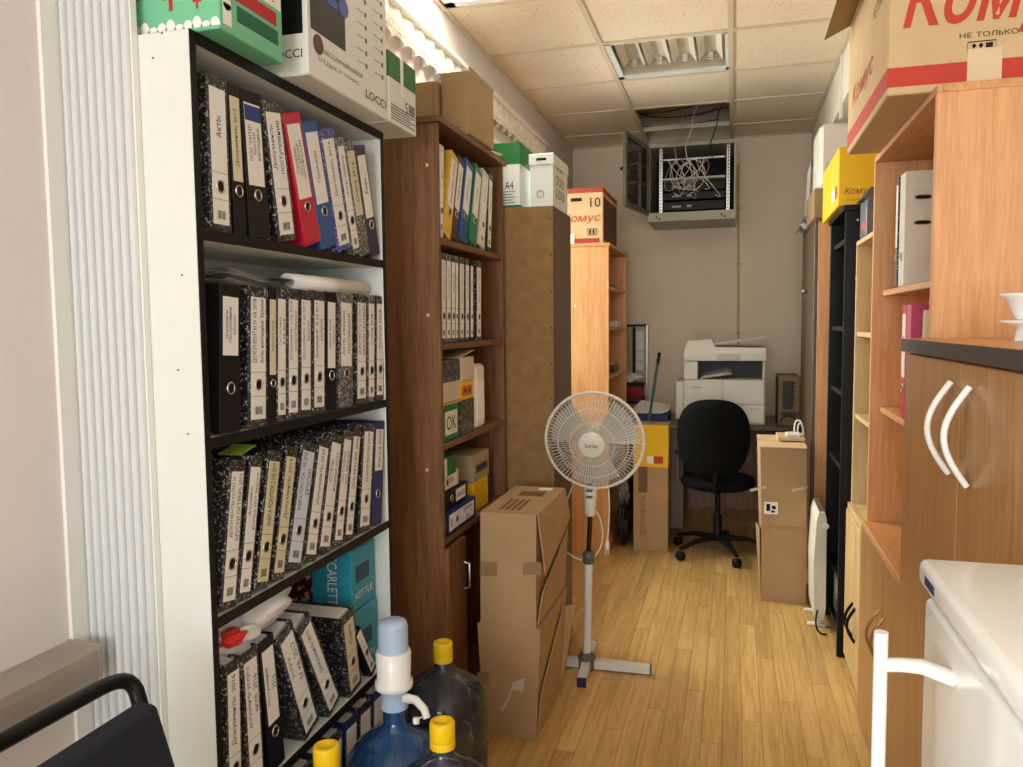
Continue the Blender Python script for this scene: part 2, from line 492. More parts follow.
# ================================================================ lever arch binders
spk_black = speckle('black_marbled_paper', (22, 22, 24), (175, 175, 178))
spk_grey = speckle('grey_marbled_paper', (60, 60, 62), (175, 175, 172), 0.50, 0.62)
spk_blue = speckle('blue_marbled_paper', (48, 56, 140), (175, 182, 225), 0.55, 0.66)
STY = {
    'marble': (spk_black, 'black marbled'), 'grey': (spk_grey, 'grey marbled'), 'bluemarble': (spk_blue, 'blue marbled'),
    'black': (plain('black_binder', (20, 20, 24), 0.4), 'plain black'), 'red': (plain('red_binder', (190, 22, 55), 0.4), 'crimson red'),
    'blue': (plain('blue_binder', (32, 84, 150), 0.4), 'bright blue'), 'navy': (plain('navy_binder', (24, 44, 100), 0.4), 'dark blue'),
    'purple': (plain('violet_binder', (48, 40, 72), 0.4), 'dark violet'), 'green': (plain('green_binder', (28, 125, 85), 0.4), 'green'),
    'yellow': (plain('yellow_binder', (222, 184, 70), 0.45), 'yellow'), 'white': (plain('white_binder', (214, 208, 194), 0.4), 'off-white'),
    'maroon': (plain('maroon_binder', (75, 35, 35), 0.45), 'maroon'), 'pink': (plain('pink_binder', (190, 70, 105), 0.45, var=0.12, vs=60), 'pink'),
}
lab_white = plain('label_paper', (234, 233, 228), 0.7, var=0.02)
lab_cream = plain('label_cream', (214, 208, 176), 0.7, var=0.03)
lab_blue = plain('label_blue', (210, 220, 238), 0.7, var=0.03)
ORD = ['first', 'second', 'third', 'fourth', 'fifth', 'sixth', 'seventh', 'eighth', 'ninth', 'tenth', 'eleventh', 'twelfth', 'thirteenth']
BC = {}
def binder(loc, w, style='marble', lines=('',), tilt=0.0, roll=0.0, rz=0.0, lab='full', label='', group=None, h=0.318, d=0.262, labm=None, slots=False, ring=True, lab_top=None, blue_head=False):
    """origin at the middle of the lower front edge of the spine; the spine looks to local +x"""
    m, look = STY[style]
    t = thing('lever_arch_binder', label, 'binder', loc, False, (tilt, roll, rz), group)
    key = (round(w, 3), style, h, d)
    if key not in BC:
        b = w / 2
        BC[key] = (G().box(-.004, 0, -b, b, 0, h, .0012).box(-d, -.003, -b, -b + .0025, 0, h).box(-d, -.003, b - .0025, b, 0, h).mesh('cover'),
                   G().box(-d + .010, -.014, -b + .0035, b * .88, .008, h - .005).mesh('pages'))
        BC[key][0].materials.append(m); BC[key][1].materials.append(paper_edge)
    mk('cover', BC[key][0], m, t)
    mk('pages', BC[key][1], paper_edge, t)
    lw = min(w * .74, .056)
    z0, z1 = {'full': (.014, h - .022), 'upper': (h * .36, h - .024), 'short': (h * .52, h - .024), 'none': (0, 0)}[lab]
    if lab_top: z1 = lab_top
    if lab != 'none':
        L = mk('label', G().box(0, .0007, -lw / 2, lw / 2, z0, z1), labm or lab_white, t)
        n = len([s for s in lines if s])
        zt0 = (.125 if lab == 'full' else z0 + .006)
        if n:
            g = G()
            for i, s in enumerate(lines):
                if not s: continue
                yy = lw * .36 * (1 if n == 1 else (1 - 2 * i / (n - 1))) * (0 if n == 1 else 1)
                hh = min(.016, lw * (.42 if n == 1 else .62 / n))
                ww = min(z1 - zt0 - .008, hh * .62 * len(s))
                text_g(g, s, frame((.0011, -yy * .72, zt0 + (z1 - zt0) / 2), (0, 0, 1), (0, -1, 0)), ww, hh)
            mk('lettering', g, ink, L)
        if lab == 'full':      # printed rule lines and bar code
            g = G()
            for zz in (.060, .110): g.add([(.0010, -lw / 2, zz), (.0010, lw / 2, zz), (.0010, lw / 2, zz + .0008), (.0010, -lw / 2, zz + .0008)], [(0, 1, 2, 3)])
            for k in range(7):
                y0 = -lw * .26 + lw * .52 * k / 6.5
                g.add([(.0010, y0, .024), (.0010, y0 + lw * (.05 if k % 3 else .03), .024), (.0010, y0 + lw * (.05 if k % 3 else .03), .040), (.0010, y0, .040)], [(0, 1, 2, 3)])
            mk('barcode', g, ink, L)['kind'] = 'stuff'
        if blue_head:
            mk('label_header', G().box(.0007, .0012, -lw / 2, lw / 2, z1 - .034, z1 - .004), plain('blue_print', (40, 62, 130), 0.6), L)
    if ring:
        r = min(.0125, w * .30)
        zr = .085
        rot = Matrix.Translation((.0006, 0, zr)) @ Matrix.Rotation(PI / 2, 4, 'Y')
        mk('finger_hole', G().lathe([(r * .80, 0), (r * .80, .0008)], n=14, m=rot), black_pl, t)
        mk('finger_ring', G().lathe([(r * .78, 0.0), (r * .80, .0022), (r * .96, .0022), (r, 0.0)], n=16, m=rot), metal, t)
    if slots:                   # two oval metal slots in the near cover
        for zz in (.175, .245):
            pts = [(-.045 + .014 * math.cos(a) + (.008 if math.cos(a) > 0 else -.008), zz + .0055 * math.sin(a)) for a in [2 * PI * i / 16 for i in range(16)]]
            sgn = w / 2
            s = mk('cover_slot', G().prism(pts, sgn, sgn + .0012, 'y'), black_pl, t)
            mk('slot_rim', G().tube([(p[0], sgn + .001, p[1]) for p in pts], .0012, 5, True), metal, s)
    return t

XW = -0.93
YW0, YW1 = 1.228, 2.03
SH = [1.560, 1.176, 0.834, 0.432, 0.060]      # shelf tops of the white bookcase
t = thing('bookcase', 'tall white bookcase with black edging crammed with lever arch binders', 'bookcase', (-1.06, 1.63, 0))
for nm, y0, y1 in (('side_panel', YW0, YW0 + .018), ('side_panel', YW1 - .018, YW1)):
    s = bx(t, nm, white_lam, XL + .004, XW - .002, y0, y1, 0, 1.908)
    bx(s, 'edge_band', black_edge, XW - .002, XW, y0 + .001, y1 - .001, 0, 1.908, 0)
s = bx(t, 'top_panel', white_lam, XL + .004, XW - .002, YW0 + .018, YW1 - .018, 1.888, 1.906)
bx(s, 'edge_band', black_edge, XW - .002, XW, YW0 + .018, YW1 - .018, 1.886, 1.908, 0)
bx(t, 'back_panel', white_lam, XL + .003, XL + .006, YW0 + .004, YW1 - .004, 0, 1.90, 0)
for z in SH:
    s = bx(t, 'shelf', white_lam, XL + .006, XW - .004, YW0 + .018, YW1 - .018, z - .018, z)
    bx(s, 'edge_band', black_edge, XW - .004, XW - .001, YW0 + .018, YW1 - .018, z - .020, z + .001, 0)
bx(t, 'kick_board', white_lam, XW - .03, XW - .015, YW0 + .018, YW1 - .018, 0, .066)
for u, v in ((162, 33), (153, 58), (182, 275), (178, 370), (188, 434)):
    p = P(u, v, y=YW0)
    mk('screw_hole', G().lathe([(.0022, 0), (.002, .0008)], n=8, m=Matrix.Translation((p.x, YW0, p.z)) @ Matrix.Rotation(PI / 2, 4, 'X')), plain('screw_hole_shade', (110, 108, 104), 0.6), t)

GRP = {}
def row(x, z, items, h=0.318, where='', group='', near=None, gap=0.0009, d=0.262, far=None, lean=.5):
    """items: pixel columns of the spine's lower and upper corners and the binder's look"""
    n = len(items)
    last = near
    ltop = None
    todo = []
    for i, it in enumerate(items):
        (b0, b1, t0, t1), style, lines = it[:3]
        kw = it[3] if len(it) > 3 else {}
        hh = kw.pop('h', h)
        y0, y1 = yu(b0, x, z), yu(b1, x, z)
        q0, q1 = yu(t0, x, z + hh), yu(t1, x, z + hh)
        w = max(.026, min(.078, y1 - y0))
        yc = (y0 + y1) / 2
        dy = ((q0 + q1) / 2 - yc) / hh
        tl = -math.asin(max(-lean, min(lean, dy)))
        if abs(tl) < .012: tl = 0
        if kw.pop('follow', False) and GRP.get('tl') is not None: tl = GRP['tl']
        left = yc - w / 2 / math.cos(tl)
        if last is not None and left < last + gap: yc += last + gap - left
        side = lambda s_, z_: yc + s_ * w / 2 / math.cos(tl) - z_ * math.tan(tl)   # faces of a leaning binder at height z_
        if ltop is not None:                    # keep the upper corner clear of the neighbour before it
            zt_ = min(hh, ltop[1]) * .97
            need = ltop[0] - zt_ * math.tan(ltop[2]) + gap - side(-1, zt_)
            if need > 0: yc += need
        last = yc + w / 2 / math.cos(tl)
        ltop = (last, hh, tl)
        GRP['tl'] = tl
        todo.append((i, yc, w, tl, style, lines, hh, kw))
    lo = todo[0][1] - todo[0][2] / 2
    k = min(1.0, (far - .002 - lo) / (last - lo)) if far else 1.0       # squeeze the row if it outgrew the shelf
    for i, yc, w, tl, style, lines, hh, kw in todo:
        yc, w = lo + (yc - lo) * k, w * k
        zz = z + .0012 + abs(math.sin(tl)) * w / 2
        lb = f'{STY[style][1]} binder, {ORD[i]} {where}'
        binder((x - kw.pop('back', 0.006), yc, zz), w, style, lines, tl, label=lb, group=group, h=hh, d=d, **kw)

E0 = 'from the bare end panel'
row(XW, SH[0], [
    ((214, 236, 211, 228), 'marble', ('', 'Акты')),
    ((237, 250, 231, 240), 'black', ('Документы 2017',), dict(lab='upper', labm=lab_cream)),
    ((252, 274, 243, 263), 'black', ('ООО "СИТИ"', 'Бруски', 'накладные'), dict(lab='upper', blue_head=True)),
    ((277, 297, 263, 277), 'marble', ('Документы', 'поступление')),
    ((300, 323, 274, 292), 'red', ('ПЛАНЕРКИ', 'ООО БРУСКИ', 'СЕРТИФИКАЦИЯ'), dict(lab='upper')),
    ((322, 338, 293, 309), 'blue', ('Приказы',), dict(lab='upper', follow=True)),
    ((341, 360, 322, 339), 'bluemarble', ('Договоры 2016',), dict(follow=True)),
    ((361, 369, 341, 348), 'grey', ('Акты сверки',), dict(follow=True)),
    ((369, 378, 350, 366), 'grey', ('Счета 2016',), dict(lab='upper', labm=lab_cream, follow=True, ring=False)),
    ((378, 388, 372, 384), 'purple', ('Банк',), dict(lab='upper', labm=lab_white, follow=True)),
], h=.288, where=E0 + ' on the white bookcase top shelf', group='binders on the white bookcase top shelf', near=YW0 + .02, far=YW1 - .019, lean=.28)
row(XW, SH[1], [
    ((223, 244, 223, 244), 'black', ('Документы', 'поступление', 'Бруски'), dict(lab='short')),
    ((252, 272, 252, 272), 'marble', ('ДОКУМЕНТЫ IV кв 2018', 'Акты, накладные  Бруски')),
    ((273, 281, 273, 281), 'black', ('Бруски 2018',), dict(lab='upper', labm=lab_cream)),
    ((281, 291, 281, 291), 'marble', ('Поступление', 'II кв 2018')),
    ((292, 304, 292, 304), 'marble', ('Документы  I кв 2018', 'услуги Бруски')),
    ((305, 317, 305, 317), 'marble', ('Документы  2 кв 2017', 'Бруски')),
    ((318, 331, 318, 331), 'marble', ('Документы  III кв 2017', 'услуги')),
    ((332, 342, 332, 342), 'black', ('касса 2018', 'Бруски'), dict(lab='upper')),
    ((345, 359, 345, 359), 'grey', ('Акты сверки', 'поставщики'), dict(lab='upper')),
    ((362, 373, 362, 373), 'marble', ('ДОКУМЕНТЫ УСЛУГИ', 'БРУСКИ СЕНТЯБРЬ')),
    ((374, 381, 374, 381), 'grey', ('Счета 2018',)),
    ((382, 390, 382, 390), 'marble', ('Услуги 2018',)),
], h=.285, where=E0 + ' on the white bookcase second shelf', group='binders on the white bookcase second shelf', near=YW0 + .02, far=YW1 - .019)
row(XW, SH[2], [
    ((223, 240, 231, 252), 'marble', ('ДОКУМЕНТЫ УСЛУГИ', 'БРУСКИ ОКТЯБРЬ 2019')),
    ((241, 255, 253, 268), 'marble', ('Документы', 'ноябрь 2019 Бруски')),
    ((259, 274, 271, 289), 'marble', ('КНИГА ПОКУПОК 2 КВ 2019',), dict(labm=lab_cream)),
    ((277, 290, 290, 305), 'marble', ('Документы 2019',), dict(labm=lab_cream)),
    ((291, 308, 307, 324), 'marble', ('КНИГА ПОКУПОК 1 КВ 2020', 'БРУСКИ'), dict(labm=lab_blue)),
    ((310, 323, 324, 338), 'marble', ('Документы 2020',)),
    ((324, 337, 338, 349), 'marble', ('ОТЧЕТЫ', 'ноябрь 2020')),
    ((337, 347, 348, 357), 'marble', ('ПОСТУПЛЕНИЕ', 'ООО "БРУСКИ"')),
    ((348, 357, 357, 366), 'marble', ('ООО БРУСКИ  2020',)),
    ((366, 378, 371, 383), 'marble', ('ДОКУМЕНТЫ 2020',)),
    ((379, 389, 383, 392), 'navy', ('Касса 2020',), dict(lab='short')),
], h=.285, where=E0 + ' on the white bookcase third shelf', group='binders on the white bookcase third shelf', near=YW0 + .02, far=YW1 - .052)
row(XW, SH[3], [
    ((231, 246, 228, 243), 'marble', ('Документы  2016', '')),
    ((252, 268, 244, 260), 'marble', ('документы услуги', 'июль  2016')),
    ((274, 288, 262, 275), 'black', ('Поступление', '2016'), dict(lab='upper')),
    ((304, 319, 275, 290), 'marble', ('Услуги', 'IV кв. 2017')),
    ((329, 341, 297, 308), 'marble', ('Документы 2015',)),
    ((352, 364, 343, 356), 'marble', ('Счета', ''), dict(labm=lab_cream, h=.222)),
], h=.298, where=E0 + ' on the shelf under the bag', group='leaning binders on the white bookcase fourth shelf', near=YW0 + .02)
binder((XW - .004, 1.905, SH[3] + .012), .034, 'black', ('',), .55, label='slim black folder propped aslant against the teal boxes', h=.17, d=.026, lab='full', lab_top=.165)
row(XW, SH[4], [((a, a + 13, a, a + 13), 'navy' if k % 2 else 'marble', ('2014',), dict(lab='upper')) for k, a in enumerate((302, 317, 332, 347, 361, 374))],
    where='of the row on the lowest white bookcase shelf', group='binders on the lowest white bookcase shelf')

# ---- printed helper for cartons
def carton(name, label, cat, x0, x1, y0, y1, z0, z1, m, group=None, bev=.003, rot=0.0):
    t = thing(name, label, cat, ((x0 + x1) / 2, (y0 + y1) / 2, z0), True, (0, 0, rot), group)
    bx(t, 'body', m, x0, x1, y0, y1, z0, z1, bev)
    return t

# teal appliance boxes on the fourth shelf
for k, (z0, z1, w) in enumerate(((SH[3] + .001, .615, 'lower'), (.616, .785, 'upper'))):
    xf = -.972 if k else -.968
    t = carton('appliance_box', f'{w} teal kettle box stacked beside the leaning binders', 'box', -1.185, xf, 1.862, 2.004, z0, z1, teal, 'teal boxes on the fourth shelf')
    text(t, 'SCARLETT', (-1.03 if k else -1.07, 1.8612, (z0 + z1) / 2 + (0 if k else .05)), (0, 0, -1) if k else (1, 0, 0), (1, 0, 0) if k else (0, 0, 1), .13 if k else .15, .03, white_pl)
    text(t, 'ELECTRIC KETTLE' if k == 0 else 'KETTLE', (xf + .0008, 1.93, z0 + .04), (0, 1, 0), (0, 0, 1), .10, .018, white_pl)
    mk('picture', G().box(xf, xf + .0006, 1.885, 1.965, z0 + .075, z0 + .12), plain('dark_teal_print', (24, 70, 96), 0.5), t)
    if k: mk('side_print', G().box(-1.18, -1.09, 1.8610, 1.862, z0 + .01, z1 - .01), speckle('brown_swirl_print', (70, 22, 20), (190, 160, 140), .56, .62, 60), t)
# plastic bag on the leaning binders
def blob(c, ax, amp=.18, seed=1, n=22, m=None, sharp=2.2):
    rnd = random.Random(seed)
    ph = [(rnd.uniform(2, 7), rnd.uniform(2, 7), rnd.uniform(0, 6), rnd.uniform(0, 6)) for _ in range(7)]
    def fn(u, v):
        th, p = 2 * PI * u, PI * v
        d = Vector((math.cos(th) * math.sin(p), math.sin(th) * math.sin(p), math.cos(p)))
        k = 1 + amp * sum(math.sin(a * d.x * 1.7 + c_) * math.sin(b * d.z + d.y * a * .6 + e) for a, b, c_, e in ph) / 3
        q = Vector((d.x * ax[0], d.y * ax[1], d.z * ax[2])) * k
        if m is not None: q = m @ q
        return Vector(c) + q
    return G().grid(fn, n * 2, n)
bagm = plain('thin_white_plastic_film', (232, 232, 236), 0.25, var=0.03, alpha=0.86)
t = thing('plastic_bag', 'crumpled white plastic bag lying on the leaning binders', 'bag', (-1.03, 1.43, .735))
mk('bag_body', blob((-.99, 1.345, .752), (.055, .075, .034), .3, 3), bagm, t)
mk('bag_roll', blob((-.985, 1.455, .775), (.050, .105, .036), .16, 5, m=Matrix.Rotation(.18, 3, 'X')), bagm, t)
mk('red_print_patch', blob((-.952, 1.315, .768), (.022, .035, .016), .2, 9), plain('red_film', (200, 40, 38), 0.35), t)
# loose papers and roll on top of the second row
g = G()
t = thing('paper_stack', 'sheaf of white papers laid on the binders of the second shelf', 'papers', (-1.06, 1.40, SH[1] + .2875))
zt = SH[1] + .2880
for k in range(7):
    a, b = random.uniform(-.01, .01), random.uniform(-.012, .012)
    def sheet(u, v, k=k, a=a, b=b):
        return (-1.185 + .215 * v + a, 1.262 + .36 * u + b, zt + k * .0036 + .012 * max(0, 1 - abs(u - .3) * 3) * (v > .4) + .002 * math.sin(9 * u + k))
    s = G().grid(sheet, 14, 4)
    s2 = G().grid(lambda u, v: tuple(Vector(sheet(u, v)) + Vector((0, 0, .0022))), 14, 4)
    s.v += s2.v; n = len(s2.v)
    s.f += [[n + i for i in f] for f in s2.f]; s.sm += s2.sm
    mk('sheet', s, paper, t)
t = thing('paper_roll', 'rolled white paper lying on the second shelf binders', 'paper roll', (-.99, 1.80, SH[1] + .287))
mk('outer_wrap', G().lathe([(.017, -.20), (.020, -.20), (.020, .19), (.017, .19)], (-.985, 1.80, SH[1] + .308), 18, Matrix.Rotation(PI / 2, 4, 'X')), paper, t)
mk('inner_sheet', G().lathe([(.012, -.195), (.014, -.195), (.014, .185), (.012, .185)], (-.985, 1.80, SH[1] + .308), 16, Matrix.Rotation(PI / 2, 4, 'X')), paper, t)
t = thing('sticky_note', 'green sticky note tucked above the third shelf binders', 'note', (-1.0, 1.40, SH[2] + .29))
mk('note_sheet', G().slab([(-1.01, 1.37, SH[2] + .289), (-.955, 1.37, SH[2] + .289), (-.955, 1.425, SH[2] + .302), (-1.01, 1.425, SH[2] + .302)], .0012, (0, 0, 1)), plain('lime_paper', (160, 190, 70), 0.7), t)

# ---- boxes on top of the white bookcase
ZT = 1.909
c0 = P(220, 28, z=ZT); c1 = P(277, 65, z=ZT)
xg = c0.x
t = thing('gift_box', 'green festive gift carton with red and white print above the white bookcase', 'box', (xg - .13, c0.y + .1, ZT))
bx(t, 'body', mint, xg - .295, xg, c0.y, c1.y, ZT, ZT + .24, .002)
g = G()
for i in range(14):           # snow drifts along the lower edge of the near face
    xx = xg - .25 + i * .0185
    g.add([(xx + .011 * math.cos(a), c0.y - .0007, ZT + .006 + (.010 + .005 * (i % 3)) * math.sin(a)) for a in [PI * k / 8 for k in range(9)]], [list(range(9))])
mk('snow_print', g, paper, t)
g = G()
for cx, cz, s in ((xg - .225, .05, .9), (xg - .17, .075, .55), (xg - .10, .060, 1.0), (xg - .045, .050, .6)):
    z = ZT + cz
    g.add([(cx - .016 * s, c0.y - .001, z), (cx + .016 * s, c0.y - .001, z), (cx + .004 * s, c0.y - .001, z + .042 * s)], [(0, 1, 2)])
    g.add([(cx - .004 * s, c0.y - .001, z - .02 * s), (cx + .004 * s, c0.y - .001, z - .02 * s), (cx + .004 * s, c0.y - .001, z), (cx - .004 * s, c0.y - .001, z)], [(0, 1, 2, 3)])
mk('festive_print', g, plain('festive_red', (180, 42, 44), 0.6), t)
g = G().box(xg, xg + .0006, c0.y + .005, c1.y - .005, ZT + .10, ZT + .16)
mk('side_panel_print', g, paper, t)
ym = (c0.y + c1.y) / 2
text(t, 'С НАШЕЙ ПОМОЩЬЮ', (xg + .0012, ym, ZT + .145), (0, 1, 0), (0, 0, 1), .16, .018, plain('festive_green', (25, 100, 70), 0.6))
text(t, 'ПРАЗДНИЧНОЕ', (xg + .0012, ym, ZT + .116), (0, 1, 0), (0, 0, 1), .15, .02, plain('festive_red', None))
mk('red_banner', G().box(xg, xg + .0008, ym - .06, ym + .08, ZT + .066, ZT + .092), plain('festive_red', None), t)
mk('green_banner', G().box(xg, xg + .0008, ym - .05, ym + .085, ZT + .03, ZT + .058), plain('festive_green', None), t)
mk('figure_print', G().lathe([(.012, 0), (.012, .0008)], (xg, ym - .08, ZT + .05), 14, Matrix.Rotation(PI / 2, 4, 'Y')).box(xg, xg + .0008, ym - .092, ym - .068, ZT + .012, ZT + .05), paper, t)

c0 = P(309, 74, z=ZT); c1 = P(388, 121, z=ZT)
xg = (c0.x + c1.x) / 2
y0, y1 = c0.y, yu(388, xg, ZT)
t = thing('product_carton', 'large white carton with a dark product photo above the white bookcase', 'box', (xg - .12, y0, ZT))
bx(t, 'body', white_lam, xg - .26, xg, y0, y1, ZT, ZT + .34, .003)
mk('photo_panel', G().box(xg, xg + .0008, y0 + .015, y0 + .17, ZT + .10, ZT + .30), plain('dark_photo', (40, 34, 32), 0.5, var=.3, vs=12), t)
mk('photo_roller', G().box(xg + .0008, xg + .0013, y0 + .09, y0 + .135, ZT + .178, ZT + .195), plain('photo_blue', (60, 90, 170), 0.5), t)
mk('photo_ball', G().lathe([(.022, 0), (.022, .0014)], (xg, y0 + .165, ZT + .195), 18, Matrix.Rotation(PI / 2, 4, 'Y')), plain('photo_blue', None), t)
mk('photo_ball', G().lathe([(.020, 0), (.020, .0014)], (xg, y0 + .03, ZT + .245), 18, Matrix.Rotation(PI / 2, 4, 'Y')), plain('photo_pink', (215, 110, 150), 0.5), t)
mk('seal', G().lathe([(.021, 0), (.021, .0012)], (xg, y0 + .045, ZT + .075), 20, Matrix.Rotation(PI / 2, 4, 'Y')), plain('seal_print', (90, 50, 50), 0.5), t)
text(t, 'LOCCI', (xg + .001, y1 - .07, ZT + .035), (0, 1, 0), (0, 0, 1), .115, .020)
text(t, 'МАССАЖНЫЙ НАБОР', (xg + .001, y0 + .16, ZT + .07), (0, 1, 0), (0, 0, 1), .19, .014, grey_pl)
text(t, 'ОТДЫХ И ТОНУС', (xg + .001, y0 + .14, ZT + .045), (0, 1, 0), (0, 0, 1), .19, .010, grey_pl)
g = G()
for r in range(8):
    for cidx, yy in enumerate((y1 - .12, y1 - .03)):
        mk('feature_line', G().box(xg, xg + .0008, yy - .045, yy - .012, ZT + .10 + r * .03, ZT + .101 + r * .03), grey_pl, t)
        mk('feature_icon', G().box(xg, xg + .0008, yy - .004, yy + .006, ZT + .095 + r * .03, ZT + .105 + r * .03), grey_pl, t)
mk('end_print', G().box(xg - .10, xg - .01, y0 - .0008, y0, ZT + .085, ZT + .33), black_pl, t)
text(t, 'LOCCI', (xg - .05, y0 - .001, ZT + .045), (1, 0, 0), (0, 0, 1), .075, .018)

def paper_box(name, label, x0, x1, y0, y1, z0, h, band=.4, lines=()):
    t = thing(name, label, 'box', ((x0 + x1) / 2, (y0 + y1) / 2, z0), True)
    bx(t, 'body', white_lam, x0, x1, y0, y1, z0, z0 + h, .002)
    zb = z0 + h * (1 - band)
    if band > 0:
        mk('green_band', G().box(x0 - .0006, x1 + .0006, y0 - .0006, y1 + .0006, zb, z0 + h + .0006), green, t)
    for (fx, s, o, w, hh) in lines:
        text(t, s, o, *((FX['ex'], FX['ey']) if fx == 'x' else (FN['ex'], FN['ey'])), w, hh)
    return t
y0b, y1b = y1 + .006, yu(416, xg, ZT)
zt5 = P(416, 72, x=xg).z
h5 = zt5 - ZT
t = paper_box('copy_paper_box', 'white and green copy paper carton marked 5 at the white bookcase end', xg - .22, xg + .001, y0b, y1b, ZT, h5, .36,
              (('x', '5', (xg + .0022, y0b + (y1b - y0b) * .62, ZT + h5 * .33), .016, .03),))
mk('tape_strip', G().box(xg + .0016, xg + .0024, y0b + (y1b - y0b) * .42, y0b + (y1b - y0b) * .52, ZT + h5 * .45, ZT + h5), paper, t)
g = G()
for k in range(6): g.box(xg + .001, xg + .0018, y0b + .012, y1b - .012 - (k % 2) * .03, ZT + .012 + k * .007, ZT + .0145 + k * .007)
for k in range(6): g.box(xg + .001, xg + .0018, y1b - .05 + k * .007, y1b - .0465 + k * .007, ZT + h5 * .26, ZT + h5 * .42)
mk('small_print', g, grey_pl, t)

# ================================================================ brown bookcase
XB, YB0, YB1 = -0.88, 2.31, 3.03
SB = [1.654, 1.324, 1.004, 0.695]
ZBT = 2.02
t = thing('bookcase', 'walnut brown bookcase with a pale top edge behind the white bookcase', 'bookcase', (-1.03, 2.67, 0))
for y0, y1 in ((YB0, YB0 + .018), (YB1 - .018, YB1)):
    bx(t, 'side_panel', walnut, XL + .004, XB, y0, y1, 0, ZBT - .02)
s = bx(t, 'top_panel', walnut_in, XL + .004, XB + .012, YB0 - .010, YB1 + .006, ZBT - .02, ZBT)
bx(t, 'back_panel', hardb, XL + .002, XL + .006, YB0 + .004, YB1 - .004, .02, ZBT - .02, 0)
for z in SB + [.07]:
    bx(t, 'shelf', walnut_in, XL + .006, XB - .004, YB0 + .018, YB1 - .018, z - .020, z)
bx(t, 'kick_board', walnut, XB - .03, XB - .014, YB0 + .018, YB1 - .018, 0, .05)
d = bx(t, 'door', walnut, XB, XB + .016, YB0 + .002, YB0 + .17, .055, .672)
mk('handle', G().tube([(XB + .016, YB0 + .145, .50), (XB + .035, YB0 + .145, .505), (XB + .035, YB0 + .145, .585), (XB + .016, YB0 + .145, .59)], .004, 6), metal, d)
for u, v in ((427, 165), (428, 315), (427, 470)):
    p = P(u, v, y=YB0)
    mk('screw_cap', G().lathe([(.006, 0), (.005, .0015)], n=10, m=Matrix.Translation((p.x, YB0, p.z)) @ Matrix.Rotation(PI / 2, 4, 'X')), plain('screw_cap_pale', (206, 176, 140), 0.5), t)
BN = YB0 + .02
W0 = ' on the brown bookcase top shelf'
row(XB, SB[0], [
    ((440, 444, 440, 445), 'white', ('2013',)),
    ((445, 452, 452, 461), 'yellow', ('Авансовые отчеты',), dict(lab='upper')),
    ((452, 458, 461, 467), 'maroon', ('Касса 2012',), dict(lab='upper', follow=True)),
    ((460, 469, 472, 480), 'blue', ('Зарплата',), dict(lab='upper', follow=True)),
    ((470, 478, 479, 486), 'green', ('Кадры',), dict(lab='upper', follow=True)),
    ((479, 485, 484, 489), 'white', ('Архив',)),
    ((486, 490, 488, 492), 'marble', ('Банк 2013',)),
], h=.288, where='of the leaning row' + W0, group='binders on the brown bookcase top shelf', near=BN)
row(XB, SB[1], [((a, b, a, b), s_, (l_,), {}) for a, b, s_, l_ in (
    (440, 445, 'marble', 'Документы 2012'), (446, 451, 'grey', 'Услуги 2012'), (452, 456, 'marble', 'Акты 2012'), (457, 460, 'grey', 'Счета 2013'),
    (461, 466, 'marble', 'Книга покупок'), (467, 471, 'marble', 'Книга продаж'), (472, 475, 'black', 'Отчеты'), (478, 483, 'marble', 'Бруски 2013'))],
    h=.283, where='of the upright row on the brown bookcase second shelf', group='binders on the brown bookcase second shelf', near=BN)
def pbox(name, label, cat, u0, u1, v0, v1, m, x=XB - .012, depth=.17, yclip=None, bev=.002, zsit=None):
    """a carton on a shelf of the brown bookcase, from the pixels of its aisle face"""
    um, vm = (u0 + u1) / 2, (v0 + v1) / 2
    y0, y1 = P(u0, vm, x=x).y, P(u1, vm, x=x).y
    if yclip: y0 = max(y0, yclip)
    z0, z1 = P(um, v1, x=x).z, P(um, v0, x=x).z
    if zsit is not None: z0 = zsit
    t = thing(name, label, cat, (x - depth / 2, (y0 + y1) / 2, z0), True)
    bx(t, 'body', m, x - depth, x, y0, y1, z0, z1, bev)
    return t, x, y0, y1, z0, z1
white_b = plain('white_card', (226, 222, 210), 0.6, var=.03)
cream_b = plain('cream_card', (206, 194, 168), 0.7, var=.05)
darkpr = speckle('dark_printed_card', (46, 42, 40), (150, 140, 128), .54, .64, 90)
def band(t, x, y0, y1, z0, z1, m, s=None, name='printed_label'):
    b = mk(name, G().box(x, x + .0007, y0, y1, z0, z1), m, t)
    if s: text(b, s, (x + .0012, (y0 + y1) / 2, (z0 + z1) / 2), (0, 1, 0), (0, 0, 1), (y1 - y0) * .8, (z1 - z0) * .6, ink if m is not black_pl else white_pl)
t, x, a, b, c, d_ = pbox('small_carton', 'green printed small carton at the bottom of the third shelf pile', 'box', 440, 459, 405, 431, green, yclip=BN, zsit=SB[2] + .001)
band(t, x, a + .04, b - .02, c + .02, d_ - .02, white_b, 'OK'); zz1 = d_
t, x, a, b, c, d_ = pbox('small_carton', 'cream small carton lying on the green printed carton', 'box', 440, 460, 382, 404, cream_b, yclip=BN, zsit=zz1 + .0005); zz1 = d_
band(t, x, a, b, c + .004, c + .012, plain('orange_line', (200, 140, 60), .6))
t, x, a, b, c, d_ = pbox('small_carton', 'black printed carton on top of the cream small carton', 'box', 441, 460, 360, 381, darkpr, yclip=BN, zsit=zz1 + .0005)
band(t, x, a + .02, b - .02, c + .012, d_ - .025, grey_pl, 'LASER')
t, x, a, b, c, d_ = pbox('small_carton', 'dark patterned carton under the yellow one on the third shelf', 'box', 460, 474, 399, 417, darkpr, zsit=SB[2] + .001); zz1 = d_
t, x, a, b, c, d_ = pbox('small_carton', 'orange-yellow carton between dark and cream cartons, third shelf', 'box', 460, 473, 381, 398, yellow, zsit=zz1 + .0005); zz1 = d_
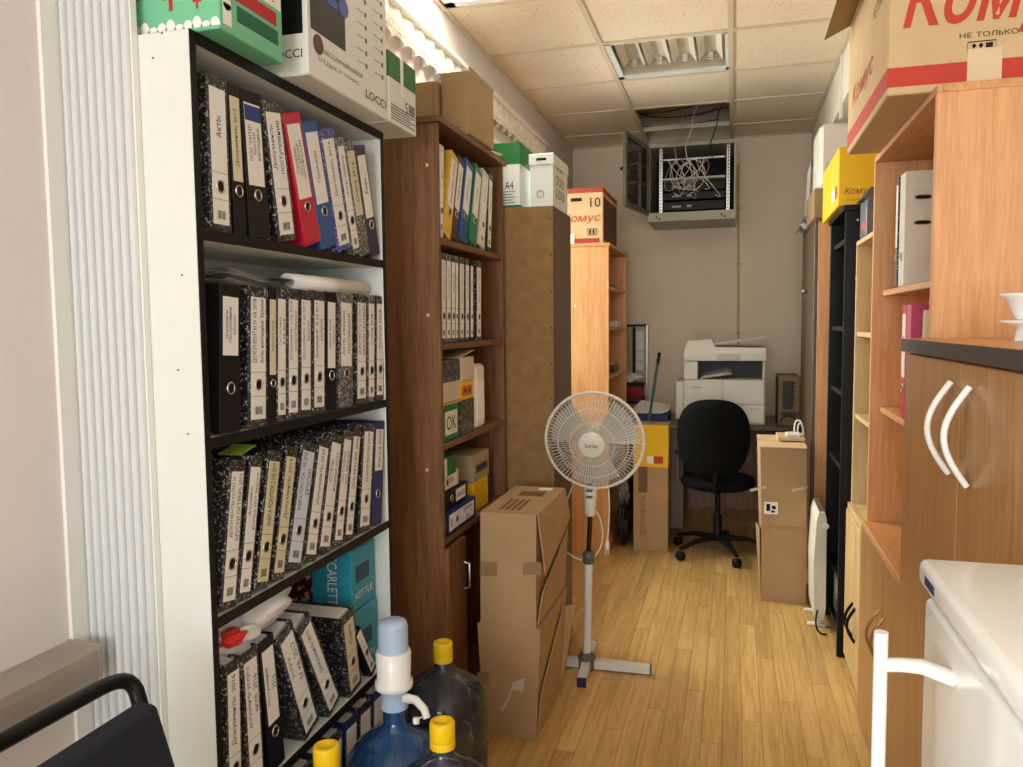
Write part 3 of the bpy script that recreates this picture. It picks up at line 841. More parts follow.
band(t, x, a + .015, b - .015, c + .012, d_ - .015, plain('orange_label', (214, 120, 40), .6), 'A4')
t, x, a, b, c, d_ = pbox('small_carton', 'open cream carton topping the pile on the third shelf', 'box', 461, 474, 357, 380, cream_b, zsit=zz1 + .0005)
mk('lid_flap', G().slab([(x - .16, a, d_), (x, a, d_), (x, b + .01, d_ + .022), (x - .16, b + .01, d_ + .022)], .002, (0, 0, 1)), cream_b, t)
t, x, a, b, c, d_ = pbox('file_case', 'tall white rounded case standing beside the cartons', 'case', 476, 485, 364, 417, white_b, zsit=SB[2] + .001, bev=.012)
band(t, x, a + .012, b - .012, c + .03, d_ - .06, paper)
# fourth shelf
binder((XB - .006, BN + .035, SB[3] + .042), .072, 'navy', ('ДОКУМЕНТЫ', '2011'), -PI / 2 + .0, label='navy binder lying flat at the bottom of the brown bookcase pile', lab='full', h=.285)
binder((XB - .022, BN + .03, SB[3] + .042 + .036 + .033), .055, 'black', ('Отчеты 2011',), -PI / 2, label='black binder lying on top of the navy binder', lab='short', h=.25)
binder((XB - .03, BN + .012, SB[3] + .042 + .036 + .062 + .028), .052, 'white', ('2010',), -PI / 2, label='pale binder lying on top of the black binder', lab='upper', h=.20)
t, x, a, b, c, d_ = pbox('small_carton', 'green and white carton standing above the lying binders', 'box', 441, 456, 457, 476, green, yclip=BN, zsit=SB[3] + .042 + .036 + .062 + .056)
band(t, x, a + .01, a + .05, c + .002, d_ - .002, white_b)
t, x, a, b, c, d_ = pbox('small_carton', 'yellow carton at the far end of the brown fourth shelf', 'box', 474, 488, 479, 503, yellow, zsit=SB[3] + .001, x=XB - .03)
if a < BN + .33: pass
zz1 = d_
t, x, a, b, c, d_ = pbox('small_carton', 'taupe printed carton standing on the yellow carton', 'box', 473, 489, 452, 478, plain('taupe_card', (168, 150, 120), .7), zsit=zz1 + .0005, x=XB - .03)
band(t, x, a + .03, b - .02, c + .03, d_ - .04, grey_pl, 'PAPER')

# boxes on the brown bookcase
p0 = P(470, 134, z=ZBT); pL = P(441, 117, z=ZBT); pR = P(493, 150, z=ZBT)
zt = P(470, 70, y=p0.y).z
ya, yb_ = p0.y, yu(494, p0.x, ZBT)
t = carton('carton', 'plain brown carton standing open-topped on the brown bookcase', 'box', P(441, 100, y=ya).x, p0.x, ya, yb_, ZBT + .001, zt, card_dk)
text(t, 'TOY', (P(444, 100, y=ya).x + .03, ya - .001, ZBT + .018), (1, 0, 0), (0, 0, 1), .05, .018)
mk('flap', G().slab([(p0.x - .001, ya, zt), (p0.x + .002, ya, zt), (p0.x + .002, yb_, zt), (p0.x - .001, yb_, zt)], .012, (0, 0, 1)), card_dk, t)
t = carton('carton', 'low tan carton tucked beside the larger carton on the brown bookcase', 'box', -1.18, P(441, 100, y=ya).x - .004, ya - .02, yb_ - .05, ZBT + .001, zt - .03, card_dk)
mk('tape', G().box(-.985, -.977, ya - .0208, ya - .02, ZBT + .005, zt - .04), tape, t)
t = thing('folded_leaflet', 'white folded leaflet lying on the brown bookcase edge', 'paper', (XB - .02, yb_ + .08, ZBT))
mk('sheet', G().slab([(XB - .06, yb_ + .03, ZBT + .001), (XB + .010, yb_ + .03, ZBT + .001), (XB + .012, yb_ + .15, ZBT + .014), (XB - .06, yb_ + .15, ZBT + .010)], .002, (0, 0, 1)), paper, t)
mk('sheet', G().slab([(XB - .055, yb_ + .035, ZBT + .004), (XB + .006, yb_ + .035, ZBT + .006), (XB + .008, yb_ + .145, ZBT + .020), (XB - .055, yb_ + .145, ZBT + .016)], .002, (0, 0, 1)), cream_b, t)

# ================================================================ tall cabinet turned with its hardboard back to the viewer
YH0, YH1, XH, ZHT = 3.065, 3.41, -0.688, 1.845
t = thing('turned_cabinet', 'tall dark cabinet showing its nailed hardboard back', 'cabinet', (-.94, 3.23, 0))
bx(t, 'back_board', hardb, -1.19, XH - .001, YH0 - .004, YH0, .01, ZHT - .001, 0)
bx(t, 'side_panel', darkbrown, XH - .018, XH, YH0, YH1, 0, ZHT)
bx(t, 'side_panel', darkbrown, -1.19, -1.172, YH0, YH1, 0, ZHT)
bx(t, 'top_panel', darkbrown, -1.172, XH - .018, YH0, YH1, ZHT - .018, ZHT - .001)
bx(t, 'bottom_panel', darkbrown, -1.172, XH - .018, YH0, YH1, .02, .038)
for z in (.5, .95, 1.4): bx(t, 'shelf', darkbrown, -1.172, XH - .018, YH0 + .002, YH1 - .01, z - .018, z)
for k in range(13):
    z = .09 + k * .142
    mk('nail', G().lathe([(.0035, 0), (.003, .0012), (0, .0015)], n=8, m=Matrix.Translation((XH - .011, YH0 - .004, z)) @ Matrix.Rotation(PI / 2, 4, 'X')), plain('dark_nail', (60, 50, 40), .4, .8), t)
y1 = YH0 + .012
def fx(u, v, y): return P(u, v, y=y)
a, b = fx(494, 200, y1), fx(520, 200, y1)
zt = fx(510, 143, y1).z
t = paper_box('copy_paper_box', 'green-topped white copy paper carton on the hardboard-backed cabinet', a.x, b.x, y1, y1 + .20, ZHT + .001, zt - ZHT, .33, (('n', 'A4', ((a.x + b.x) / 2 + .01, y1 - .002, ZHT + .09), .035, .03),))
g = G()
for k in range(5): g.box(a.x + .015, b.x - .02 - .012 * (k % 2), y1 - .0012, y1 - .0004, ZHT + .02 + k * .011, ZHT + .023 + k * .011)
mk('small_print', g, plain('green_grey_print', (90, 130, 100), .6), t)
mk('green_foot_line', G().box(a.x - .0006, b.x + .0006, y1 - .0012, y1 + .2, ZHT + .002, ZHT + .012), green, t)
a2, b2 = fx(530, 200, y1), fx(553, 200, y1)
zt = fx(545, 153, y1).z
t = thing('archive_box', 'white lidded cardboard archive box on the hardboard-backed cabinet', 'box', ((a2.x + b2.x) / 2, y1 + .14, ZHT))
bx(t, 'body', white_lam, a2.x, b2.x, y1 + .004, y1 + .28, ZHT + .001, zt - .03, .002)
l = bx(t, 'lid', white_lam, a2.x - .004, b2.x + .004, y1, y1 + .284, zt - .045, zt, .003)
mk('hand_hole', G().box((a2.x + b2.x) / 2 - .02, (a2.x + b2.x) / 2 + .02, y1 - .0008, y1, zt - .028, zt - .018), black_pl, l)
mk('logo_print', G().tube(arc(((a2.x + b2.x) / 2 - .005, y1 + .003, ZHT + .05), .014, 0, 2 * PI, 16), .0012, 4), grey_pl, t)
text(t, 'ARCHIVE', (b2.x + .0015, y1 + .12, ZHT + .16), (0, 1, 0), (0, 0, 1), .12, .022, grey_pl)
g = G()
for r in range(2):
    for k in range(3): g.tube(arc((b2.x + .0008, y1 + .07 + k * .055, ZHT + .06 + r * .05), .02, 0, 2 * PI, 10, 'yz'), .0014, 4)
mk('icon_print', g, grey_pl, t)

# lace valance above the side window and curtain track
t = thing('lace_valance', 'gathered white lace valance hanging high along the window wall', 'curtain', (XL + .03, 4.0, 2.36))
lace = plain('white_lace', (236, 230, 216), .8, var=.12, vs=60, alpha=.93)
LN = 240
def vz(u, v):
    y = 2.35 + 2.65 * u
    ph = u * 2.65 / .055 * PI
    return (XL + .028 + .018 * math.sin(ph) * (.3 + .7 * v), y, 2.515 - .10 * v - .028 * v * abs(math.sin(ph / 2)))
mk('lace_ruffle', G().grid(vz, LN * 2, 5), lace, t)
g = G()
for k in range(96):
    y = 2.35 + 2.65 * k / 95
    g.tube(arc((XL + .048, y, 2.43), .016, 0, 2 * PI, 8, 'yz'), .0028, 4)
lp = mk('lace_loops', g, lace, t); lp['kind'] = 'stuff'
bx(t, 'curtain_track', white_pl, XL + .012, XL + .05, 2.33, 5.02, 2.515, 2.535)

# ================================================================ floor cartons in front of the cabinets
t = thing('carton', 'large brown carton on the floor at the bottom of the stack', 'box', (-.715, 2.67, 0))
g = G().hexa([(-.800, 2.452, 0), (-.622, 2.456, 0), (-.622, 2.87, 0), (-.800, 2.87, 0), (-.818, 2.448, .385), (-.602, 2.450, .385), (-.604, 2.88, .385), (-.818, 2.88, .385)])
mk('body', g, card, t)
mk('side_flap', G().slab([(-.6195, 2.47, .03), (-.6195, 2.84, .03), (-.600, 2.80, .345), (-.607, 2.47, .16)], .004, (1, 0, -.05)), card, t)
mk('side_flap', G().slab([(-.614, 2.83, .05), (-.614, 2.868, .05), (-.570, 2.862, .33), (-.600, 2.825, .33)], .004, (1, 0, 0)), card, t)
g = G()
mk('torn_tape', G().add([P(507, 700, y=2.444), P(513, 682, y=2.444), P(525, 678, y=2.444), P(523, 692, y=2.444), P(513, 690, y=2.444), P(503, 712, y=2.444), P(500, 710, y=2.444)], [[0, 1, 2, 3, 4, 5, 6]]), plain('pale_tape', (205, 190, 170), .25), t)
mk('tape', G().add([P(477, 672, y=2.442), P(489, 672, y=2.442), P(489, 685, y=2.442), P(477, 685, y=2.442)], [[0, 1, 2, 3]]), tape, t)
t = thing('carton', 'brown carton with tape bits on top of the floor stack', 'box', (-.71, 2.67, .386))
g = G().hexa([(-.806, 2.445, .3865), (-.616, 2.445, .3865), (-.612, 2.885, .3865), (-.800, 2.885, .3865), (-.803, 2.45, .765), (-.613, 2.45, .765), (-.610, 2.89, .765), (-.803, 2.89, .765)])
mk('body', g, card, t)
mk('side_flap', G().slab([(-.6125, 2.46, .765), (-.6105, 2.88, .765), (-.588, 2.87, .66), (-.590, 2.47, .56)], .004, (1, 0, 0)), card, t)
mk('side_flap', G().slab([(-.6145, 2.46, .395), (-.6115, 2.87, .395), (-.598, 2.87, .62), (-.600, 2.47, .50)], .004, (1, 0, 0)), card, t)
for u0, u1, v0, v1 in ((480, 497, 562, 576), (523, 541, 562, 575)):
    mk('tape', G().add([P(u0, v0, y=2.4435), P(u1, v0, y=2.4435), P(u1, v1, y=2.4435), P(u0, v1, y=2.4435)], [[3, 2, 1, 0]]), tape, t)
mk('shipping_label', G().box(-.70, -.65, 2.83, 2.87, .765, .7658), paper, t)
g = G()
for k in range(4): g.box(-.755 + .02 * k, -.742 + .02 * k, 2.50, 2.66, .765, .7656)
g.box(-.75, -.66, 2.72, 2.80, .765, .7656)
mk('top_print', g, plain('brown_print', (120, 92, 66), .8), t)

# ================================================================ standing fan
fb = P(587, 668, z=0)
fc = P(594, 441, y=2.985)
t = thing('pedestal_fan', 'white pedestal fan with round wire grille on a cross base', 'fan', (fb.x, fb.y, 0))
fanw = plain('fan_white', (222, 220, 208), .4)
legm = plain('fan_base_white', (214, 216, 212), .4)
for (dx, dy), L in (((1, .03), .25), ((-1, -.03), .12), ((.06, -1), .17), ((-.06, 1), .2)):
    d = Vector((dx, dy, 0)).normalized(); n = Vector((-d.y, d.x, 0)) * .017
    a, b = Vector((fb.x, fb.y, 0)) + d * .02, Vector((fb.x, fb.y, 0)) + d * L
    h0, h1 = .006, .040
    lg = mk('leg', G().hexa([a - n + Vector((0, 0, h0)), b - n + Vector((0, 0, h0)), b + n + Vector((0, 0, h0)), a + n + Vector((0, 0, h0)), a - n + Vector((0, 0, h1)), b - n + Vector((0, 0, h1 - .006)), b + n + Vector((0, 0, h1 - .006)), a + n + Vector((0, 0, h1))]), legm, t)
    e = b + d * .006
    mk('end_cap', G().hexa([b - n * 1.05 + Vector((0, 0, 0)), e - n * 1.05, e + n * 1.05, b + n * 1.05, b - n * 1.05 + Vector((0, 0, h1 - .004)), e - n * 1.05 + Vector((0, 0, h1 - .006)), e + n * 1.05 + Vector((0, 0, h1 - .006)), b + n * 1.05 + Vector((0, 0, h1 - .004))]), plain('blue_black_cap', (32, 34, 78), .4) if dy < -.5 else grey_pl, lg)
mk('base_hub', G().lathe([(.036, 0), (.036, .045), (.028, .06), (.020, .066)], fb, 20), grey_pl, t)
top = P(593, 540, y=fb.y)
cx, cy = fb.x, fb.y
mk('lower_pole', G().tube([(cx, cy, .06), (cx + .008, cy, .44)], .0165, 14), legm, t)
mk('collar', G().lathe([(.018, 0), (.024, .006), (.024, .038), (.018, .05), (.012, .052)], (cx + .008, cy, .43), 16), grey_pl, t)
mk('upper_pole', G().tube([(cx + .008, cy, .47), (cx + .016, cy, .64)], .0095, 12), plain('dark_chrome', (70, 60, 52), .2, 1.0), t)
nb = mk('control_box', G().lathe([(.017, 0), (.022, .01), (.026, .08), (.028, .15), (.024, .20), (.016, .215)], (cx + .016, cy - .004, .625), 16), fanw, t)
for zz in (.70, .725, .75): mk('speed_button', G().box(cx + .004, cx + .030, cy - .0345, cy - .028, zz, zz + .010, .002), grey_pl, nb)
nrm = Vector((.02, -.975, -.12)).normalized()
ux = Vector((0, 0, 1)).cross(nrm).normalized() * -1
uz = nrm.cross(ux) * -1
if uz.z < 0: uz = -uz
def fp(r, a, d): return Vector(fc) + ux * (r * math.cos(a)) + uz * (r * math.sin(a)) + nrm * d
RF = .190
def prof(r): return .066 * (1 - (r / RF) ** 2.2)
wire = plain('grille_wire', (226, 224, 214), .35)
g = G()
for k in range(80):
    a = 2 * PI * k / 80
    g.tube([fp(r, a, prof(r)) for r in (.044, .09, .13, .165, RF)], .0011, 4)
for r in (.085, .135): g.tube([fp(r, 2 * PI * k / 48, prof(r) - .001) for k in range(48)], .0014, 5, True)
fg = mk('front_grille', g, wire, t)
fg['kind'] = 'stuff'
g = G()
for k in range(80):
    a = 2 * PI * k / 80
    g.tube([fp(r, a, -.012 - prof(r) * 1.1) for r in (.05, .11, .16, RF)], .0011, 4)
for r in (.10, .15): g.tube([fp(r, 2 * PI * k / 48, -.012 - prof(r) * 1.1) for k in range(48)], .0014, 5, True)
rg = mk('rear_grille', g, wire, t)
rg['kind'] = 'stuff'
mk('rim', G().tube([fp(RF, 2 * PI * k / 64, -.006) for k in range(64)], .006, 6, True), fanw, t)
rot = frame(Vector(fc) + nrm * .060, ux, uz)
if rot.col[2].xyz.dot(nrm) < 0: rot = frame(Vector(fc) + nrm * .060, -ux, uz)
bd = mk('hub_badge', G().lathe([(.051, 0), (.051, .006), (.044, .010), (0, .011)], n=28, m=rot), fanw, t)
mk('lettering', text_g(G(), 'Scarlett', frame(Vector(fc) + nrm * .0725, rot.col[0].xyz, rot.col[1].xyz), .05, .015), ink, bd)
bladem = glass('fan_blade_plastic', (196, 200, 194), .25, .55)
for k in range(3):
    a0 = k * 2 * PI / 3 + .5
    def bl(u, v, a0=a0):
        r = .035 + .135 * u
        a = a0 + (v - .5) * (1.25 - .1 * u)
        return fp(r, a, -.005 + .030 * (v - .5))
    g = G().grid(bl, 8, 8)
    h = G().grid(lambda u, v: bl(u, v) - nrm * .002, 8, 8)
    n = len(h.v); g.v += h.v; g.f += [[n + i for i in f][::-1] for f in h.f]; g.sm += h.sm
    mk('blade', g, bladem, t)
mk('motor', G().lathe([(.040, .0), (.048, .02), (.048, .07), (.035, .10), (0, .105)], n=20, m=frame(Vector(fc) - nrm * .03, ux, -uz) if frame(Vector(fc), ux, -uz).col[2].xyz.dot(nrm) < 0 else frame(Vector(fc) - nrm * .03, ux, uz)), fanw, t)
mk('tilt_neck', G().tube([(cx + .016, cy - .002, .835), (cx + .017, cy - .004, .88), Vector(fc) - nrm * .075], [.016, .018, .020], 12), fanw, t)
mk('cord', G().tube(bez((cx + .02, cy + .03, .66), (cx + .10, cy + .03, .55), (cx + .05, cy + .02, .42), (cx - .03, cy + .01, .44), 12)
                    + bez((cx - .03, cy + .01, .44), (cx - .16, cy + .02, .47), (cx - .12, cy + .06, .60), (cx - .06, cy + .05, .74), 12)[1:], .0032, 6), cable_w, t)
pl = P(597, 488, y=cy + .02); pe = P(596, 545, y=cy + .02)
cw = mk('hanging_cord', G().tube(bez((pl.x + .03, cy + .02, .80), (pl.x + .05, cy + .02, .76), (pe.x + .06, cy + .02, .66), (pe.x + .045, cy + .02, .52), 10), .0030, 6), cable_w, t)
mk('plug', G().lathe([(.004, .04), (.009, .03), (.010, .008), (.006, 0)], (pe.x + .045, cy + .02, .485), 10).tube([(pe.x + .040, cy + .02, .486), (pe.x + .040, cy + .02, .468)], .002, 5).tube([(pe.x + .050, cy + .02, .486), (pe.x + .050, cy + .02, .468)], .002, 5), cable_w, cw)

# ================================================================ orange bookcase at the far left and its carton
XO, YO0, YO1, ZO = -0.705, 4.60, 5.40, 1.850
t = thing('bookcase', 'narrow orange beech bookcase standing near the back wall', 'bookcase', (-.95, 5.0, 0))
bx(t, 'side_panel', orange_w, XL + .004, XO, YO0, YO0 + .018, 0, ZO - .018)
bx(t, 'side_panel', orange_w, XL + .004, XO, YO1 - .018, YO1, 0, ZO - .018)
bx(t, 'top_panel', orange_y, XL + .004, XO + .008, YO0 - .006, YO1 + .004, ZO - .018, ZO)
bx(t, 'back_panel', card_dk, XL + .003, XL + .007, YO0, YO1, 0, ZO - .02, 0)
for z in (.09, .45, .80, 1.07, 1.36, 1.60): bx(t, 'shelf', orange_y, XL + .007, XO - .006, YO0 + .018, YO1 - .018, z - .018, z)
bx(t, 'kick_board', orange_w, XO - .03, XO - .014, YO0 + .018, YO1 - .018, 0, .07)
mk('screw_cap', G().lathe([(.008, 0), (.007, .0015)], n=10, m=Matrix.Translation((P(575, 306, y=YO0).x, YO0, P(575, 306, y=YO0).z)) @ Matrix.Rotation(PI / 2, 4, 'X')), white_pl, t)
for k, (z, y, w, h, m, nm) in enumerate(((1.36, 5.15, .18, .035, paper, 'white'), (1.60, 4.9, .14, .03, grey_pl, 'grey'), (1.07, 5.0, .22, .05, darkpr, 'dark'), (.45, 5.0, .3, .10, card_dk, 'brown'))):
    tt = carton('paper_tray', f'{nm} flat tray of papers on an orange bookcase shelf', 'tray', -1.0, XO - .03, y, y + w, z + .001, z + h, m)
    bx(tt, 'sheet', paper, -.98, XO - .045, y + .012, y + w - .012, z + h, z + h + .006)
p1 = P(603, 241, z=ZO)
zt = P(603, 187, y=4.62).z
xa, xb2 = -1.02, P(603, 230, y=4.62).x
t = carton('carton', 'tan carton printed 10 with red bands on the orange bookcase', 'box', xa, xb2, 4.62, 5.18, ZO + .001, zt, card_lt)
mk('red_band', G().box(xa - .0006, xb2 + .0006, 4.6193, 5.1806, zt - .028, zt + .0006), plain('brick_red_print', (170, 62, 44), .7), t)
mk('red_band', G().box(xa - .0006, xb2 - .02, 4.6193, 4.62, ZO + .006, ZO + .032), plain('brick_red_print', None), t)
mk('side_print', G().box(xb2, xb2 + .0008, 4.64, 5.16, ZO + .02, zt - .05), plain('maroon_print', (98, 52, 38), .7), t)
text(t, '10', (xb2 - .045, 4.6185, zt - .085), (1, 0, 0), (0, 0, 1), .06, .055)
text(t, 'Комус', (xb2 - .125, 4.6185, ZO + .145), (1, 0, 0), (0, 0, 1), .22, .06, red_ink, slant=.25)
mk('care_marks', G().tube([(xb2 - .09, 4.618, ZO + .05), (xb2 - .04, 4.618, ZO + .05), (xb2 - .04, 4.618, ZO + .085), (xb2 - .09, 4.618, ZO + .085)], .0016, 4, True).box(xb2 - .08, xb2 - .072, 4.6175, 4.6185, ZO + .056, ZO + .08).box(xb2 - .06, xb2 - .052, 4.6175, 4.6185, ZO + .056, ZO + .08), ink, t)
mk('hand_hole', G().box(xb2 - .19, xb2 - .125, 4.6188, 4.6196, zt - .075, zt - .055, .0), black_pl, t)
mk('paper_patch', G().box(xb2 - .22, xb2 - .17, 4.6175, 4.6186, ZO + .004, ZO + .06), paper, t)

# yellow topped carton standing on the floor
a, b = P(633, 551, z=0), P(668, 552, z=0)
yq = (a.y + b.y) / 2
t = thing('carton', 'upright tan carton with a yellow top band beside the orange bookcase', 'box', ((a.x + b.x) / 2, yq + .09, 0))
zq = P(650, 425, y=yq).z; zy = P(650, 467, y=yq).z
bx(t, 'body', card, a.x, b.x, yq, yq + .17, 0, zq, .002)
mk('yellow_band', G().box(a.x - .0006, b.x + .0006, yq - .0008, yq + .1706, zy, zq - .001), yellow, t)
mk('red_label', G().box(b.x - .085, b.x - .03, yq - .0016, yq - .0008, zy + .022, zy + .066), red_ink, t)
mk('white_label', G().box(b.x - .125, b.x - .088, yq - .0016, yq - .0008, zy + .022, zy + .066), paper, t)
text(t, 'ДОКУМЕНТЫ', (a.x + .06, yq - .001, .22), (0, 0, 1), (-1, 0, 0), .24, .035, plain('brown_print', None))
mk('brown_panel', G().box(a.x + .03, a.x + .085, yq - .0009, yq, .36, .52), plain('brown_print', None), t)
mk('lid_flap', G().box(a.x + .002, (a.x + b.x) / 2 - .002, yq, yq + .168, zq, zq + .003).box((a.x + b.x) / 2 + .002, b.x - .002, yq, yq + .168, zq, zq + .003), card, t)
# dark bag of wrapped things between bookcase and carton
t = thing('bin_bag', 'dark plastic bag slumped between orange bookcase and yellow-topped carton', 'bag', (-.655, 4.86, 0))
mk('bag_body', blob((-.652, 4.87, .15), (.045, .10, .145), .25, 21), plain('dark_film', (40, 36, 34), .3), t)
mk('bag_top', blob((-.652, 4.87, .33), (.036, .075, .075), .3, 23), plain('grey_film', (120, 112, 100), .3), t)

# ================================================================ desk, printer, things on the desk
ZD, YD0, YD1 = 0.750, 4.975, 5.62
t = thing('desk', 'dark brown office desk carrying the printer at the back', 'desk', (-.15, 5.3, 0))
bx(t, 'desktop', darkbrown, -.68, .385, YD0, YD1, ZD - .025, ZD, .003)
for x in (-.66, .36): bx(t, 'side_panel', darkbrown, x, x + .02, YD0 + .03, YD1 - .02, 0, ZD - .025)
bx(t, 'modesty_panel', walnut, -.64, .36, YD1 - .12, YD1 - .10, .12, ZD - .025)
bx(t, 'drawer_unit', darkbrown, -.40, -.30, YD0 + .06, YD1 - .14, .08, ZD - .03)
prn = plain('printer_plastic', (222, 218, 206), .45, var=.015)
prn2 = plain('printer_plastic_grey', (196, 192, 182), .45, var=.015)
px0, px1, py0, py1 = -.302, .186, 5.03, 5.55
z0 = ZD + .001
t = thing('copier', 'off-white multifunction laser copier on the desk', 'printer', ((px0 + px1) / 2, 5.28, z0))
zc = P(725, 380, y=py0).z; zo = P(725, 361, y=py0).z; zs = P(725, 353, y=py0).z; zt = P(725, 345, y=py0).z
bx(t, 'lower_body', prn, px0, px1, py0 + .01, py1, z0, zc, .008, 2)
dr = bx(t, 'front_door', prn, px0 + .015, px0 + .235, py0, py0 + .012, z0 + .13, zc - .004, .003)
text(dr, 'Canon', (px0 + .075, py0 - .001, zc - .045), (1, 0, 0), (0, 0, 1), .06, .014)
bx(t, 'front_door', prn, px0 + .24, px1 - .008, py0, py0 + .012, z0 + .13, zc - .004, .003)
cs = bx(t, 'paper_cassette', prn, px0 + .006, px1 - .006, py0, py0 + .02, z0 + .012, z0 + .122, .004)
mk('grip', G().box(px0 + .19, px1 - .19, py0 - .004, py0, z0 + .055, z0 + .075, .002), prn2, cs)
text(cs, 'iR 2425', (px1 - .06, py0 - .001, z0 + .10), (1, 0, 0), (0, 0, 1), .05, .009, grey_pl)
bx(t, 'left_column', prn, px0, px0 + .085, py0 + .004, py1, zc, zo, .004)
bx(t, 'right_column', prn, px1 - .016, px1, py0 + .06, py1, zc, zo, .004)
bx(t, 'output_cavity', plain('dark_cavity', (40, 40, 42), .5), px0 + .085, px1 - .016, py1 - .18, py1 - .16, zc, zo, 0)
tr = mk('output_tray', G().slab([(px0 + .10, py0 + .03, zc + .004), (px0 + .29, py0 + .03, zc + .035), (px0 + .29, py0 + .36, zc + .06), (px0 + .10, py0 + .36, zc + .03)], .004, (0, 0, 1)), prn2, t)
mk('sheet', G().slab([(px0 + .12, py0 + .05, zc + .013), (px0 + .27, py0 + .05, zc + .037), (px0 + .27, py0 + .30, zc + .06), (px0 + .12, py0 + .30, zc + .034)], .0015, (0, 0, 1)), paper, tr)
sc = bx(t, 'scanner_body', prn, px0 - .002, px1 + .004, py0 - .01, py1, zo, zs, .005, 2)
bx(sc, 'control_panel', prn2, px0 + .20, px0 + .34, py0 - .012, py0 - .008, zo + .006, zs - .006, .001)
fd = mk('document_feeder', G().prism([(px0 + .002, zs), (px1 + .002, zs), (px1, zs + .030), (px0 + .19, zs + .036), (px0 + .165, zs + .085), (px0 + .03, zs + .075), (px0 + .006, zs + .04)], py0 + .02, py1 - .02, 'y'), prn, t)
ft = mk('feeder_tray', G().slab([(px0 + .17, py0 + .06, zs + .045), (px1 - .04, py0 + .06, zs + .085), (px1 - .04, py1 - .06, zs + .085), (px0 + .17, py1 - .06, zs + .045)], .004, (0, 0, 1)), prn2, t)
mk('sheet', G().slab([(px0 + .18, py0 + .08, zs + .051), (px1 + .01, py0 + .08, zs + .097), (px1 + .01, py1 - .1, zs + .097), (px0 + .18, py1 - .1, zs + .051)], .003, (0, 0, 1)), paper, ft)
bx(t, 'side_tray', prn, px0 - .055, px0 - .004, py0 + .10, py1 - .08, z0 + .02, zc - .02, .006, 2)
# picture carton beside the printer
a, b = P(778, 400, y=5.06), P(802, 400, y=5.06)
b.x = min(b.x, .384)
t = carton('computer_box', 'brown printed carton with a dark window panel beside the copier', 'box', a.x, b.x, 5.06, 5.34, ZD + .001, P(790, 376, y=5.06).z, plain('olive_card', (124, 104, 74), .8))
zt = P(790, 376, y=5.06).z
mk('dark_panel', G().box(a.x + .025, a.x + .085, 5.0592, 5.06, ZD + .10, zt - .03), plain('dark_photo', None), t)
mk('edge_print', G().box(a.x - .0008, a.x, 5.06, 5.34, ZD + .01, zt - .01), plain('dark_photo', None), t)
g = G()
for k in range(6): g.box(b.x - .045, b.x - .03 + .006 * (k % 2), 5.0592, 5.06, ZD + .13 + k * .025, ZD + .145 + k * .025)
g.box(a.x + .02, a.x + .12, 5.0592, 5.06, ZD + .06, ZD + .085)
mk('side_print', g, plain('brown_dark_print', (70, 56, 40), .8), t)
mk('carry_strap', G().tube(arc(((a.x + b.x) / 2, 5.055, ZD + .012), .05, .2, PI - .2, 10), .004, 6), black_pl, t)
# papers and blue folder at the desk's left end
t = thing('folder_pile', 'dark blue folder with loose white papers on the desk by the copier', 'folder', (-.5, 5.2, ZD))
bx(t, 'folder', plain('navy_binder', None), -.645, -.40, 5.06, 5.35, ZD + .001, ZD + .055, .004)
for k in range(5):
    x = -.64 + .010 * k
    mk('sheet', G().slab([(x, 5.08, ZD + .056 + k * .006), (x + .20, 5.08, ZD + .057 + k * .004), (x + .20, 5.33, ZD + .072 + k * .004), (x, 5.33, ZD + .075 + k * .010)], .003, (0, 0, 1)), paper, t)
# green broom handle leaning at the wall behind the carton
a, b = P(658, 362, y=5.58), P(648, 428, y=5.00)
t = thing('broom', 'green broom handle leaning between orange bookcase and copier', 'broom', (b.x, 4.955, 0))
q0 = Vector((b.x - .02, 4.955, .0)); q1 = P(658, 362, y=4.963)
mk('handle', G().tube([(b.x - .025, 4.953, .05), P(649, 420, y=4.955), q1], .009, 10), plain('green_metal', (30, 110, 82), .35), t)
dirv = (q1 - P(649, 420, y=4.955)).normalized()
mk('grip', G().tube([q1 - dirv * .01, q1 + dirv * .06], .0105, 10), black_pl, t)
mk('brush', G().hexa([(b.x - .11, 4.945, 0), (b.x + .06, 4.945, 0), (b.x + .06, 4.965, 0), (b.x - .11, 4.965, 0), (b.x - .08, 4.945, .06), (b.x + .03, 4.945, .06), (b.x + .03, 4.965, .06), (b.x - .08, 4.965, .06)]), plain('green_bristle', (40, 90, 70), .8), t)
# wall rack with forms, red boxes below
yw = 6.0
a, b = P(622, 325, y=yw), P(648, 325, y=yw)
zb = P(640, 402, y=yw).z
t = thing('wall_rack', 'black framed wall rack holding white forms and red boxes', 'rack', ((a.x + b.x) / 2, yw, zb))
xa, xb3, zt = a.x - .02, b.x, a.z
bx(t, 'back_plate', plain('pale_board', (196, 186, 164), .7), xa, xb3, 6.012, 6.036, zb, zt)
bx(t, 'frame_bar', metal, xb3 - .012, xb3, 5.985, 6.012, zb + .04, zt)
bx(t, 'frame_bar', black_pl, xa, xb3, 5.99, 6.012, zt - .012, zt + .004)
bx(t, 'dark_strip', black_pl, xa + .03, xa + .055, 5.995, 6.011, zb + .22, zt - .015)
bx(t, 'dark_strip', black_pl, xa + .10, xa + .12, 5.995, 6.011, zb + .22, zt - .015)
for k in range(4): bx(t, 'form_sheet', paper, xa + .125, xa + .185, 5.998, 6.011, zb + .24 + k * .075, zb + .31 + k * .075)
mk('paper_heap', blob(((xa + xb3) / 2 - .01, 5.97, zb + .185), (.085, .03, .035), .3, 31), paper, t)
bx(t, 'tray', black_pl, xa, xb3 - .015, 5.90, 6.012, zb + .135, zb + .15)
